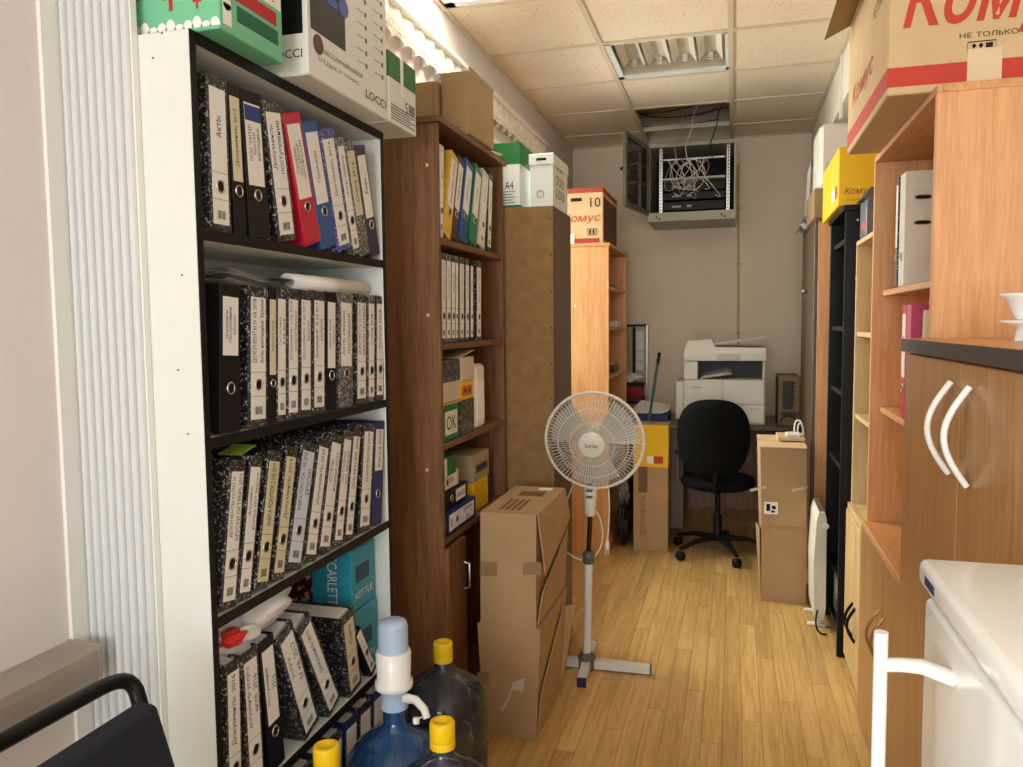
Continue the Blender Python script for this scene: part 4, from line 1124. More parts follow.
bx(t, 'red_box', plain('red_card', (168, 40, 44), .6), xa + .005, xb3 - .03, 5.92, 6.01, zb + .055, zb + .125)
bx(t, 'red_box', plain('dark_red_card', (120, 30, 34), .6), xa + .0, xb3 - .02, 5.92, 6.01, zb + .012, zb + .053)
bx(t, 'tray', black_pl, xa, xb3 - .01, 5.90, 6.012, zb - .002, zb + .010)
# conduit
t = thing('cable_conduit', 'thin yellowish cable conduit running down the back wall', 'conduit', (.025, 6.03, 1.0))
mk('conduit_tube', G().tube([(.018, 6.031, 2.52), (.03, 6.031, 1.0)], .008, 8), plain('cream_conduit', (206, 182, 130), .5), t)
for z in (1.3, 1.8, 2.2): bx(t, 'clip', cable_g, .010, .040, 6.018, 6.039, z, z + .012)

# ================================================================ swivel chair
cc = Vector((-.085, 4.80, 0))
t = thing('swivel_chair', 'black fabric swivel chair pushed up to the copier desk', 'chair', cc)
bk = []
def oval(u, v):               # padded back, seen from behind
    a = 2 * PI * u
    r = v
    sx = .205 * (1 - .18 * max(0, -math.sin(a))) ; sz = .235
    x = abs(math.cos(a)) ** .75 * (1 if math.cos(a) > 0 else -1) * sx * r
    z = abs(math.sin(a)) ** .75 * (1 if math.sin(a) > 0 else -1) * sz * r
    return x, z
ybk = cc.y - .20
g = G()
g.grid(lambda u, v: (cc.x - .025 + oval(u, v)[0], ybk - .028 * (1 - v ** 4) ** .5 + .05 * (oval(u, v)[0] / .2) ** 2 - .02 * (oval(u, v)[1] / .23), .715 + oval(u, v)[1]), 40, 8)
g.grid(lambda u, v: (cc.x - .025 + oval(u, v)[0], ybk + .028 * (1 - v ** 4) ** .5 + .05 * (oval(u, v)[0] / .2) ** 2 - .02 * (oval(u, v)[1] / .23), .715 + oval(u, v)[1]), 40, 8)
mk('backrest', g, black_cloth, t)
mk('back_bar', G().tube([(cc.x - .01, ybk + .02, .56), (cc.x - .01, ybk, .42), (cc.x - .005, cc.y - .08, .395), (cc.x, cc.y, .395)], .016, 8, flat=1.6), black_pl, t)
mk('seat', G().lathe([(.0, 0), (.17, .004), (.212, .022), (.220, .045), (.205, .068), (.12, .078), (0, .074)], (cc.x, cc.y + .01, .40), 32), black_cloth, t)
mk('gas_lift', G().lathe([(.025, .085), (.025, .24), (.016, .245), (.016, .40)], cc, 14), black_pl, t)
for k in range(5):
    a = math.radians(222 + 72 * k)
    d = Vector((math.cos(a), math.sin(a), 0))
    lg = mk('base_leg', G().tube([cc + d * .02 + Vector((0, 0, .105)), cc + d * .16 + Vector((0, 0, .098)), cc + d * .275 + Vector((0, 0, .068))], [.024, .02, .013], 8, flat=.7), black_pl, t)
    e = cc + d * .275
    mk('castor', G().lathe([(.0, -.02), (.024, -.02), (.027, -.008), (.027, .008), (.024, .02), (0, .02)], e + Vector((0, 0, .027)), 14, Matrix.Rotation(a, 4, 'Z') @ Matrix.Rotation(PI / 2, 4, 'X')), black_pl, lg)
for s_ in (-1, 1):
    x = cc.x + .235 * s_
    mk('armrest', G().tube([(cc.x + .17 * s_, cc.y, .415), (x, cc.y, .43), (x, cc.y - .01, .60), (x, cc.y - .09, .625), (x, cc.y + .13, .625), (x, cc.y + .10, .60)], .014, 8), grey_pl, t)

# ================================================================ cartons stacked at the right
t = thing('carton', 'brown carton on the floor under another beside the white heater', 'box', (.245, 4.2, 0))
mk('body', G().hexa([(.142, 4.03, 0), (.350, 4.02, 0), (.352, 4.36, 0), (.138, 4.36, 0), (.140, 4.02, .387), (.350, 4.01, .387), (.352, 4.37, .387), (.136, 4.37, .387)]), card, t)
mk('side_flap', G().slab([(.137, 4.04, .02), (.137, 4.33, .02), (.118, 4.30, .33), (.128, 4.05, .36)], .004, (1, 0, 0)), card, t)
t = thing('carton', 'closed brown carton with a printed sticker on the other, by the heater', 'box', (.24, 4.2, .388))
mk('body', G().hexa([(.138, 4.01, .388), (.346, 4.00, .388), (.350, 4.37, .388), (.134, 4.37, .388), (.128, 4.01, .772), (.340, 4.00, .772), (.345, 4.37, .782), (.122, 4.37, .782)]), card, t)
mk('top_flap', G().slab([(.124, 4.005, .773), (.342, 3.995, .773), (.346, 4.18, .781), (.120, 4.18, .781)], .003, (0, 0, 1)), card_lt, t)
mk('top_flap', G().slab([(.120, 4.19, .781), (.346, 4.19, .781), (.346, 4.375, .783), (.120, 4.375, .783)], .003, (0, 0, 1)), card_lt, t)
sx, sz = P(771, 508, y=4.003).x, P(771, 508, y=4.003).z
st = mk('sticker', G().box(sx - .032, sx + .032, 4.0015, 4.003, sz - .03, sz + .03), paper, t)
mk('sticker_print', G().box(sx - .022, sx - .004, 4.0005, 4.0015, sz - .015, sz + .02).box(sx + .004, sx + .022, 4.0005, 4.0015, sz - .005, sz + .012).box(sx + .0, sx + .018, 4.0005, 4.0015, sz - .022, sz - .012), ink, st)
for u in (758, 800): mk('tape', G().add([P(u - 8, 489, y=4.0005), P(u + 8, 486, y=4.0005), P(u + 8, 488, y=4.0005), P(u - 8, 492, y=4.0005)], [[3, 2, 1, 0]]), plain('pale_tape', None), t)
# white bracket of cable and flat carton on top
t = carton('flat_carton', 'flat cream carton lying on the stacked cartons beside the brown cabinet', 'box', .215, .345, 4.14, 4.34, .788, .805, card_lt, bev=.002)
t = thing('cable_bundle', 'bundle of white cable standing on the flat cream carton', 'cable', (.315, 4.2, .806))
pc = P(806, 425, y=4.2)
mk('cable_loop', G().tube([(.30, 4.20, .809)] + bez((.30, 4.20, .812), (.29, 4.20, .862), (.305, 4.21, .902), (.325, 4.20, .882), 8) + bez((.325, 4.20, .882), (.34, 4.19, .857), (.340, 4.19, .827), (.335, 4.20, .811), 8)[1:], .0045, 6), cable_w, t)
mk('cable_loop', G().tube(bez((.315, 4.19, .811), (.305, 4.19, .877), (.33, 4.18, .907), (.342, 4.19, .815), 10), .004, 6), cable_w, t)
bx(t, 'socket_block', white_pl, .255, .325, 4.165, 4.225, .806, .825, .004)

# ================================================================ wall heater panel leaning on the black shelf unit
t = thing('panel_heater', 'white convector heater standing on the floor by the cartons', 'heater', (.39, 3.85, 0))
ht = .535
mk('body', G().prism([(.360, .055), (.400, .045), (.406, .10), (.404, ht - .03), (.396, ht), (.372, ht), (.362, ht - .04), (.352, .30)], 3.70, 3.99, 'y'), plain('heater_white', (226, 222, 208), .4), t)
mk('air_grille', G().box(.374, .394, 3.72, 3.97, ht, ht + .002), grey_pl, t)
for y in (3.74, 3.92): mk('foot', G().box(.335, .413, y, y + .03, 0, .012, .003).box(.370, .392, y + .004, y + .026, .01, .06), white_pl, t)
mk('control_knob', G().lathe([(.014, 0), (.012, .012)], n=14, m=Matrix.Translation((.400, 3.70, ht - .06)) @ Matrix.Rotation(PI / 2, 4, 'X')), white_pl, t)
mk('power_cord', G().tube(bez((.372, 3.702, .09), (.35, 3.66, .02), (.37, 3.62, .004), (.405, 3.64, .006), 12), .004, 6), black_pl, t)

# ================================================================ right-hand furniture, from the back
XC = .390
t = thing('wardrobe_cabinet', 'dark brown tall cabinet with knobbed doors at the back right', 'cabinet', (.58, 4.7, 0))
bx(t, 'side_panel', orange_w, XC + .018, .80, 4.34, 4.358, 0, 1.89)
bx(t, 'side_panel', darkbrown, XC + .018, .80, 5.062, 5.08, 0, 1.89)
bx(t, 'top_panel', darkbrown, XC, .80, 4.34, 5.08, 1.89, 1.908)
bx(t, 'back_panel', darkbrown, .796, .80, 4.36, 5.06, .02, 1.88, 0)
for y0, y1, yk in ((4.342, 4.707, 4.66), (4.713, 5.078, 4.76)):
    d = bx(t, 'door', darkbrown, XC, XC + .017, y0, y1, .06, 1.885)
    for zk in (1.55,): mk('knob', G().lathe([(.006, 0), (.005, .012), (.013, .02), (.010, .028), (0, .03)], n=12, m=Matrix.Translation((XC, yk, zk)) @ Matrix.Rotation(-PI / 2, 4, 'Y')), metal, d)
bx(t, 'kick_board', darkbrown, XC + .02, XC + .035, 4.36, 5.06, 0, .06)
t = carton('carton', 'tan carton lying on the brown knobbed cabinet under papers', 'box', .385, .70, 4.36, 4.80, 1.909, 2.06, card_dk)
tt = carton('storage_box', 'tall white rounded box on the tan carton near the ceiling', 'box', .408, .62, 4.38, 4.72, 2.061, 2.385, white_b, bev=.02)
mk('side_label', G().box(.44, .56, 4.3792, 4.3800, 2.16, 2.19), plain('pale_blue_print', (190, 200, 215), .6), tt)
t = thing('paper_stack', 'stack of curling papers slipping over the brown knobbed cabinet edge', 'papers', (.388, 4.9, 1.909))
for k in range(5):
    z = 1.910 + k * .006
    mk('sheet', G().slab([(.372 - .004 * k, 4.83, z - .0), (.60, 4.83, z), (.60, 5.06, z), (.372 - .004 * k, 5.06, z)], .004, (0, 0, 1)), paper, t)
mk('upright_sheet', G().slab([(.392, 4.84, 1.945), (.392, 5.05, 1.945), (.405, 5.05, 2.25), (.405, 4.84, 2.28)], .004, (1, 0, 0)), paper, t)
mk('dark_folder', G().slab([(.345, 4.85, 1.90), (.345, 5.02, 1.90), (.383, 5.02, 1.985), (.383, 4.85, 1.985)], .004, (1, 0, 0)), grey_pl, t)

XK, YK0, YK1, ZK = .420, 3.41, 3.92, 1.840
t = thing('shelf_unit', 'tall black shelf unit between pale bookcase and heater', 'shelf', (.58, 3.66, 0))
bx(t, 'side_panel', blackwood, XK, .78, YK0, YK0 + .02, 0, ZK - .022)
bx(t, 'side_panel', blackwood, XK, .78, YK1 - .02, YK1, 0, ZK - .022)
bx(t, 'top_panel', blackwood, XK - .008, .78, YK0 - .008, YK1 + .008, ZK - .022, ZK)
bx(t, 'back_panel', blackwood, .776, .78, YK0, YK1, 0, ZK - .022, 0)
for z in (.08, .30, .78, 1.09, 1.36, 1.72): bx(t, 'shelf', blackwood, XK + .012, .776, YK0 + .02, YK1 - .02, z - .02, z)
for z in (1.55, 1.78): mk('screw_cap', G().lathe([(.006, 0), (.005, .0015)], n=10, m=Matrix.Translation((XK + .045, YK0, z)) @ Matrix.Rotation(PI / 2, 4, 'X')), metal, t)
for k, (y, st_) in enumerate(((3.55, 'bluemarble'), (3.62, 'white'), (3.70, 'bluemarble'), (3.78, 'white'))):
    binder((XK + .03, y, .081), .06, st_, ('2009',), 0, 0, PI, label=f'{STY[st_][1]} binder, {ORD[k]} from the pale bookcase on the black unit floor', group='binders in the black shelf unit', lab='upper', h=.20)
# yellow carton and grey printer feed on the black unit
a = P(838, 206, z=ZK + .001)
zt = P(838, 147, y=a.y).z
y2 = min(YK1 + .10, yu(820, a.x, ZK))
t = carton('carton', 'bright yellow carton with red lettering on the black shelf unit', 'box', a.x, .56, a.y, y2, ZK + .001, zt, yellow)
text(t, 'Комус', (a.x + .075, a.y - .001, ZK + .055), (1, 0, 0), (0, 0, 1), .10, .034, plain('dark_red_print', (130, 20, 24), .6), slant=.25)
text(t, 'Standard', (a.x + .07, a.y - .001, ZK + .025), (1, 0, 0), (0, 0, 1), .08, .014, plain('orange_label', None))
lbm = mk('white_label', G().box(a.x - .0008, a.x, a.y + .12, a.y + .22, ZK + .04, ZK + .09), paper, t)
mk('red_label', G().box(a.x - .0008, a.x, a.y + .04, a.y + .11, ZK + .04, ZK + .09), red_ink, t)
t = thing('desk_stapler', 'dark grey office device on the pale bookcase behind the yellow carton', 'device', (.50, 3.3, 1.70))
bx(t, 'base', grey_pl, .46, .60, 3.16, 3.32, 1.691, 1.83, .008, 2)
mk('arm', G().hexa([(.445, 3.17, 1.83), (.60, 3.17, 1.83), (.60, 3.31, 1.83), (.445, 3.31, 1.83), (.475, 3.18, 1.87), (.60, 3.18, 1.87), (.60, 3.30, 1.87), (.475, 3.30, 1.87)]), grey_pl, t)
mk('red_label', G().box(.4592, .46, 3.18, 3.26, 1.72, 1.75), red_ink, t)

XP, YP0, YP1, ZP = .455, 2.83, 3.36, 1.690
t = thing('bookcase', 'pale maple bookcase with black-handled lower doors by the black unit', 'bookcase', (.6, 3.1, 0))
bx(t, 'side_panel', pale_w, XP, .79, YP0, YP0 + .018, 0, ZP - .018)
bx(t, 'side_panel', pale_w, XP, .79, YP1 - .018, YP1, 0, ZP - .018)
bx(t, 'top_panel', pale_w, XP, .79, YP0, YP1, ZP - .018, ZP)
bx(t, 'back_panel', pale_w, .786, .79, YP0, YP1, 0, ZP - .018, 0)
for z in (.06, .345, .66, 1.02, 1.34): bx(t, 'shelf', pale_w, XP + .006, .786, YP0 + .018, YP1 - .018, z - .018, z)
bx(t, 'counter_board', pale_w, XP - .012, XP + .006, YP0, YP1, .640, .662)
for y0, y1, yh in ((YP0 + .002, (YP0 + YP1) / 2 - .002, (YP0 + YP1) / 2 - .03), ((YP0 + YP1) / 2 + .002, YP1 - .002, (YP0 + YP1) / 2 + .03)):
    d = bx(t, 'door', pale_w, XP - .017, XP - .001, y0, y1, .045, .638)
    zc_ = P(855, 628, x=XP - .02).z
    mk('handle', G().tube([(XP - .017 - .028 * math.sin(PI * k / 10), yh, zc_ - .065 + .13 * k / 10) for k in range(11)], .006, 6), black_pl, d)
bx(t, 'kick_board', pale_w, XP + .01, XP + .025, YP0 + .018, YP1 - .018, 0, .045)
for k, (z, y, w, h, m, nm) in enumerate(((1.02, 2.90, .07, .26, yellow, 'yellow'), (1.02, 2.98, .06, .25, white_b, 'white'), (.66, 2.90, .05, .27, white_b, 'white slim'), (.66, 2.96, .06, .24, green, 'green'), (.66, 3.03, .07, .30, white_b, 'tall white'))):
    tt = carton('magazine_file', f'{nm} magazine file standing in the pale maple bookcase', 'file box', XP + .03, .70, y, y + w, z + .001, z + h, m)
    mk('spine_label', G().box(XP + .0292, XP + .03, y + .012, y + w - .012, z + .08, z + .16), darkpr, tt)

# ---- orange bookcase at the right with open shelves and lower doors
XQ, YQ0, YQ1, ZQ = .428, 1.985, 2.802, 1.903
t = thing('bookcase', 'tall orange beech bookcase with broad side panel under the big open carton', 'bookcase', (.6, 2.4, 0))
bx(t, 'side_panel', orange_w, XQ, .81, YQ0, YQ0 + .018, 0, ZQ - .018)
bx(t, 'side_panel', orange_w, XQ, .81, YQ1 - .018, YQ1, 0, ZQ - .018)
bx(t, 'top_panel', orange_y, XQ, .81, YQ0, YQ1, ZQ - .018, ZQ)
bx(t, 'back_panel', orange_w, .804, .808, YQ0, YQ1, 0, ZQ - .02, 0)
for z in (1.478, 1.105, .725, .07): bx(t, 'shelf', orange_y, XQ + (.028 if z > 1 else -.016 if z > .5 else .028), .804, YQ0 + .018, YQ1 - .018, z - .018, z)
yc = (YQ0 + YQ1) / 2
for y0, y1, yh in ((YQ0 + .002, yc - .0015, yc - .035), (yc + .0015, YQ1 - .002, yc + .035)):
    d = bx(t, 'door', cherry, XQ - .016, XQ - .001, y0, y1, .06, .706)
    zc_ = .475
    mk('handle', G().tube([(XQ - .016 - .034 * math.sin(PI * k / 12), yh, zc_ - .075 + .15 * k / 12) for k in range(13)], .0042, 6), brass, d)
mk('screw_cap', G().lathe([(.007, 0), (.006, .0015)], n=10, m=Matrix.Translation((.445, YQ0, ZQ - .01)) @ Matrix.Rotation(PI / 2, 4, 'X')), brass, t)
bx(t, 'kick_board', orange_w, XQ + .02, XQ + .035, YQ0 + .018, YQ1 - .018, 0, .06)
yv = 2.50
binder((.458, yv, 1.4795), .074, 'white', ('',), 0, 0, PI, label='off-white binder with two oval metal slots in the orange bookcase', slots=True, lab='none', d=.27)
binder((.454, yv + .055, 1.4795), .030, 'marble', ('',), 0, 0, PI, label='slim black marbled binder beside the off-white slotted binder', lab='upper', d=.27)
binder((.462, 2.395, 1.1065), .060, 'pink', ('',), 0, 0, PI, label='pink binder on the orange bookcase shelf above the doors', lab='none', d=.27)
binder((.462, 2.456, 1.1065), .055, 'red', ('Устав',), 0, 0, PI, label='crimson binder right behind the pink binder in the orange bookcase', lab='upper', d=.27)
t = thing('paper_bag', 'creased beige paper bag standing in the orange bookcase', 'bag', (.505, 2.20, 1.106))
def pbag(u, v):
    a = 2 * PI * u
    w = .055 * (1 + .10 * math.sin(5 * a + 3 * v)) * (1 - .35 * max(0, v - .55)) * (1 + .25 * max(0, .3 - abs(v - .25)))
    return (.505 + w * math.cos(a), 2.20 + w * math.sin(a) * (1 - .7 * max(0, v - .6)), 1.1065 + .30 * v)
mk('bag_body', G().grid(pbag, 28, 12), plain('beige_paper', (206, 190, 150), .7, var=.06), t)
mk('bag_base', G().lathe([(.0, 0), (.055, 0.0005), (.055, .001)], (.505, 2.20, 1.1058), 16), plain('beige_paper', None), t)

# ---- big carton on it
a = P(886, 96, z=ZQ + .001); b = P(848, 155, z=ZQ + .001)
bx0 = (a.x + b.x) / 2
y0, y1, z0, z1 = a.y, b.y, ZQ + .001, 2.295
t = thing('carton', 'big open tan carton with large red logo on the orange bookcase', 'box', (.58, 2.4, z0))
bx(t, 'body', card_lt, bx0, .79, y0, y1, z0, z1, .003)
mk('red_band', G().box(bx0 - .0007, .7907, y0 - .0007, y1 + .0007, z0 + .018, z0 + .062), red_ink, t)
logo = mk('logo', text_g(G(), 'Комус', frame((bx0 + .225, y0 - .0012, z0 + .195), (1, 0, 0), (0, 0, 1)), .37, .16, slant=.22, bold=.02), red_ink, t)
text(t, 'НЕ ТОЛЬКО КАНЦТОВАРЫ', (bx0 + .283, y0 - .0014, z0 + .118), (1, .0, 0), (0, 0, 1), .27, .014)
g = G().tube([(bx0 + .165, y0 - .001, z0 + .085), (bx0 + .165, y0 - .001, z0 + .104), (bx0 + .222, y0 - .001, z0 + .104), (bx0 + .222, y0 - .001, z0 + .085)], .0012, 4, True)
for k in range(2): g.add([(bx0 + .178 + .014 * k, y0 - .0012, z0 + .088), (bx0 + .183 + .014 * k, y0 - .0012, z0 + .095), (bx0 + .178 + .014 * k, y0 - .0012, z0 + .101), (bx0 + .173 + .014 * k, y0 - .0012, z0 + .095)], [[0, 1, 2, 3]])
g.box(bx0 + .202, bx0 + .216, y0 - .0012, y0 - .0006, z0 + .089, z0 + .100)
mk('care_marks', g, ink, t)
mk('tape_patch', G().box(bx0 + .165, bx0 + .235, y0 - .0024, y0 - .0012, z0 + .0, z0 + .088), plain('beige_tape', (222, 196, 158), .4), t)
ym = (y0 + y1) / 2
text(t, 'Комус', (bx0 - .0012, ym + .05, z0 + .14), (0, -1, 0), (0, 0, 1), .36, .07, red_ink, slant=.22)
text(t, 'НЕ ТОЛЬКО', (bx0 - .0012, y0 + .13, z0 + .26), (0, -1, 0), (0, 0, 1), .17, .03)
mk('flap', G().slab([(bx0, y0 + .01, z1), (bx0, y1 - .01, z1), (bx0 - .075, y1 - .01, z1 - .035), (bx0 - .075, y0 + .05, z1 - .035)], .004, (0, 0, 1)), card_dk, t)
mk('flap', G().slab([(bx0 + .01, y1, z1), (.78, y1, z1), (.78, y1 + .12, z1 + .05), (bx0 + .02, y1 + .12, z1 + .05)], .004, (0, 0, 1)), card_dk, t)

# ---- cabinet with white bow handles
XD, YD_0, YD_1, ZDT = .376, 1.085, 1.974, 1.341
t = thing('cupboard', 'cherry wood cupboard with white bow handles and a dark worktop', 'cupboard', (.6, 1.5, 0))
bx(t, 'carcass', cherry, XD + .018, .81, YD_0, YD_1, .0, ZDT - .030)
tp = bx(t, 'worktop', orange_y, XD - .006, .815, YD_0 - .002, YD_1 + .002, ZDT - .030, ZDT, .002)  # orange mirrored by the glossy top, put into its colour
bx(tp, 'edge_band', plain('anthracite_edge', (62, 58, 60), .5), XD - .010, XD - .006, YD_0 - .002, YD_1 + .002, ZDT - .029, ZDT - .001, 0)
for y0, y1, yh, zh in ((1.518, YD_1 - .002, 1.552, 1.19), (YD_0 + .002, 1.513, 1.436, 1.19)):
    d = bx(t, 'door', cherry, XD, XD + .017, y0, y1, .06, ZDT - .034, .002)
    pts = [(XD - .006 - .036 * math.sin(PI * k / 14), yh + (.0 if k not in (0, 14) else 0), zh - .082 + .164 * k / 14) for k in range(15)]
    mk('handle', G().tube(pts, .0075, 8, flat=.75), white_gloss, d)
bw = P(1030, 322, y=1.62)
t = thing('bowl', 'white plastic footed bowl standing on the dark-edged worktop', 'bowl', (bw.x, bw.y, ZDT))
mk('bowl_shell', G().lathe([(.020, .0), (.024, .004), (.040, .038), (.050, .044), (.050, .047), (.038, .044), (.020, .006), (0, .006)], (bw.x, bw.y, bw.z + .004), 28), white_gloss, t)
mk('saucer', G().lathe([(.024, ZDT + .001 - bw.z), (.020, -.006), (.048, .0), (.048, .003), (.02, .001), (0, .001)], (bw.x, bw.y, bw.z), 28), white_gloss, t)

# ---- refrigerator
XF0, YF0, YF1, ZF = .222, .50, 1.06, 1.089
t = thing('refrigerator', 'white refrigerator with a long bar handle beside the cherry cupboard', 'fridge', (.5, .78, 0))
bx(t, 'body', white_gloss, XF0 + .045, .80, YF0 + .006, YF1 - .006, .03, ZF - .036, .004)
tp = bx(t, 'top_plate', white_gloss, XF0, .80, YF0, YF1, ZF - .034, ZF, .010, 3)
bx(tp, 'recess', white_pl, XF0 + .09, .70, YF0 + .05, YF1 - .07, ZF, ZF + .0015, .0)
bx(tp, 'badge', plain('navy_badge', (38, 44, 84), .4), XF0 - .0008, XF0 + .0006, YF1 - .085, YF1 - .04, ZF - .022, ZF - .012, 0)
d = bx(t, 'door', white_gloss, XF0 + .008, XF0 + .042, YF0 + .004, YF1 - .002, .06, ZF - .048, .008, 3)
hx, hy = .160, .93
mk('handle_bar', G().tube([(hx, hy, ZF - .052), (hx, hy, .45)], .0075, 12, flat=1.0), white_gloss, d)
mk('handle_bracket', G().tube([(hx, hy, 1.000), (hx + .02, hy, 1.002), (hx + .04, hy - .004, 1.004), (XF0 + .01, hy - .01, .996)], [.012, .012, .013, .014], 8, flat=.6), white_gloss, d)
mk('handle_bracket', G().tube([(hx, hy, .50), (XF0 + .01, hy - .02, .50)], [.014, .016], 8), white_gloss, d)
for y in (.55, 1.0): mk('foot', G().lathe([(.02, 0), (.02, .031)], (.35, y, 0), 12), black_pl, t)

# ================================================================ water bottles
def bottle(name, label, c, r, h, m, capm, pump=False):
    t = thing(name, label, 'bottle', c, True)
    s = r / .12
    k = h / .50
    outer = [(.02, .004), (r * .88, 0), (r * .98, .015), (r, .03), (r, .085 * k), (r * .955, .095 * k), (r * .955, .108 * k), (r, .118 * k), (r, .20 * k), (r * .955, .21 * k), (r * .955, .223 * k), (r, .235 * k),
             (r, .325 * k), (r * .96, .35 * k), (r * .82, .378 * k), (r * .58, .40 * k), (r * .34, .416 * k), (.028, .43 * k), (.0245, .445 * k), (.0245, .478 * k)]
    mk('shell', G().lathe(outer, c, 36), m, t)
    mk('water', G().lathe([(.0, .006), (r * .93, .006), (r * .93, .30 * k), (0, .30 * k)], c, 30), plain('water_tint', (120, 150, 170), .05, trans=1.0, ior=1.33), t) if False else None
    if not pump:
        cp = mk('cap', G().lathe([(.0265, 0), (.0275, .004), (.0275, .034), (.025, .040), (.016, .041), (.014, .036), (0, .036)], (c[0], c[1], c[2] + .459 * k), 24), capm, t)
        mk('seal_collar', G().lathe([(.0272, 0), (.0277, .012), (.0265, .016)], (c[0], c[1], c[2] + .444 * k), 20), capm, cp)
    return t
def clear(name, tint, body, fac):
    m, nt, b = _new(name)
    n = _noise(nt, 5.0)
    k = lin(body)
    nt.links.new(_ramp(nt, n.outputs['Fac'], [(0.3, tuple(x * .9 for x in k[:3]) + (1,)), (0.7, k)]).outputs[0], b.inputs['Base Color'])
    b.inputs['Roughness'].default_value = .08
    tr = nt.nodes.new('ShaderNodeBsdfTransparent'); tr.inputs[0].default_value = lin(tint)
    gl = nt.nodes.new('ShaderNodeBsdfGlossy'); gl.inputs['Roughness'].default_value = .04
    fr = nt.nodes.new('ShaderNodeFresnel'); fr.inputs['IOR'].default_value = 1.45
    m1 = nt.nodes.new('ShaderNodeMixShader'); m1.inputs[0].default_value = fac
    m2 = nt.nodes.new('ShaderNodeMixShader')
    nt.links.new(tr.outputs[0], m1.inputs[1]); nt.links.new(b.outputs[0], m1.inputs[2])
    nt.links.new(fr.outputs[0], m2.inputs[0]); nt.links.new(m1.outputs[0], m2.inputs[1]); nt.links.new(gl.outputs[0], m2.inputs[2])
    nt.links.new(m2.outputs[0], nt.nodes['Material Output'].inputs['Surface'])
    return m
dark_b = clear('smoky_clear_plastic', (205, 214, 226), (96, 112, 132), .16)
blue_b = clear('blue_clear_plastic', (120, 172, 222), (58, 122, 192), .38)
capy = plain('yellow_cap', (238, 200, 20), .4)
bottle('water_bottle', 'smoky clear water bottle with torn yellow cap beside the floor cartons', (-.776, 2.015, 0), .122, .50, dark_b, capy)
bottle('water_bottle', 'smoky clear water bottle with intact yellow cap in front of the blue bottle', (-.588, 1.515, 0), .120, .55, dark_b, capy)
bottle('water_bottle', 'yellow-capped water bottle standing against the white bookcase binders', (-.809, 1.418, 0), .118, .515, dark_b, capy)
cb = (-.782, 1.70, 0)
t = bottle('water_bottle', 'blue water bottle carrying a white hand pump', cb, .118, .49, blue_b, capy, True)
zc0 = .462
t = thing('water_pump', 'white hand pump with pale blue plunger on the blue bottle', 'pump', (cb[0], cb[1], zc0))
C3 = (cb[0], cb[1], zc0)
mk('neck_collar', G().lathe([(.033, .0), (.034, .010), (.031, .045), (.036, .05)], C3, 24), plain('pump_pale_blue', (176, 198, 226), .35), t)
mk('pump_body', G().lathe([(.040, .048), (.046, .052), (.046, .066), (.040, .070), (.043, .135), (.040, .142)], C3, 28), white_gloss, t)
mk('plunger', G().lathe([(.036, .140), (.036, .200), (.033, .212), (.022, .217), (0, .218)], C3, 28), plain('pump_pale_blue', None), t)
sp = mk('spout', G().tube([(cb[0] + .03, cb[1] - .005, zc0 + .028), (cb[0] + .065, cb[1] - .02, zc0 + .034), (cb[0] + .092, cb[1] - .035, zc0 + .022), (cb[0] + .100, cb[1] - .04, zc0 + .004)], [.012, .010, .0095, .009], 10), white_gloss, t)
mk('spout_cap', G().lathe([(.008, 0), (.008, .012), (0, .013)], (cb[0] + .075, cb[1] - .045, zc0 - .008), 10).tube([(cb[0] + .08, cb[1] - .045, zc0 + .002), (cb[0] + .096, cb[1] - .04, zc0 + .012)], .0015, 5), white_gloss, sp)

# ================================================================ visitor chair in the near corner
t = thing('visitor_chair', 'black tube-framed visitor chair with navy padded back by the cable duct', 'chair', (-.75, .78, 0))
tub = plain('black_tube', (18, 18, 19), .35)
y0, y1, xb = .52, 1.010, -.925
fr = [(xb + .06, y0 + .0, .42), (xb + .01, y0, .62), (xb - .01, y0, .76)] + bez((xb - .012, y0, .79), (xb - .015, y0, .835), (xb - .015, y0 + .02, .835), (xb - .015, y0 + .06, .835), 6) \
    + bez((xb - .012, y1 - .07, .828), (xb - .012, y1 - .01, .828), (xb - .002, y1 + .012, .826), (xb + .012, y1 + .006, .79), 8) + [(xb + .03, y1, .74), (xb + .04, y1, .62), (xb + .07, y1, .42)]
mk('back_frame', G().tube(fr, .0125, 10), tub, t)
mk('backrest', G().hexa([(xb + .045, y0 + .03, .52), (xb + .085, y0 + .03, .52), (xb + .095, y1 + .045, .52), (xb + .055, y1 + .045, .52), (xb + .02, y0 + .03, .795), (xb + .060, y0 + .03, .795), (xb + .060, y1 - .005, .795), (xb + .02, y1 - .005, .795)]), navy, t)
bmm = bpy.data.objects[t.children[-1].name].modifiers.new('soft_edges', 'BEVEL'); bmm.width = .012; bmm.segments = 3
bx(t, 'seat', navy, xb + .07, xb + .50, y0 + .01, y1, .42, .475, .02, 3)
for y in (y0 + .0, y1):
    mk('leg', G().tube([(xb + .06, y, .43), (xb - .05, y, .012)], .0125, 10), tub, t)
    mk('leg', G().tube([(xb + .47, y, .42), (xb + .50, y, .012)], .0125, 10), tub, t)
mk('seat_rail', G().tube([(xb + .06, y0, .42), (xb + .47, y0, .415)], .0125, 8).tube([(xb + .06, y1, .42), (xb + .47, y1, .415)], .0125, 8), tub, t)

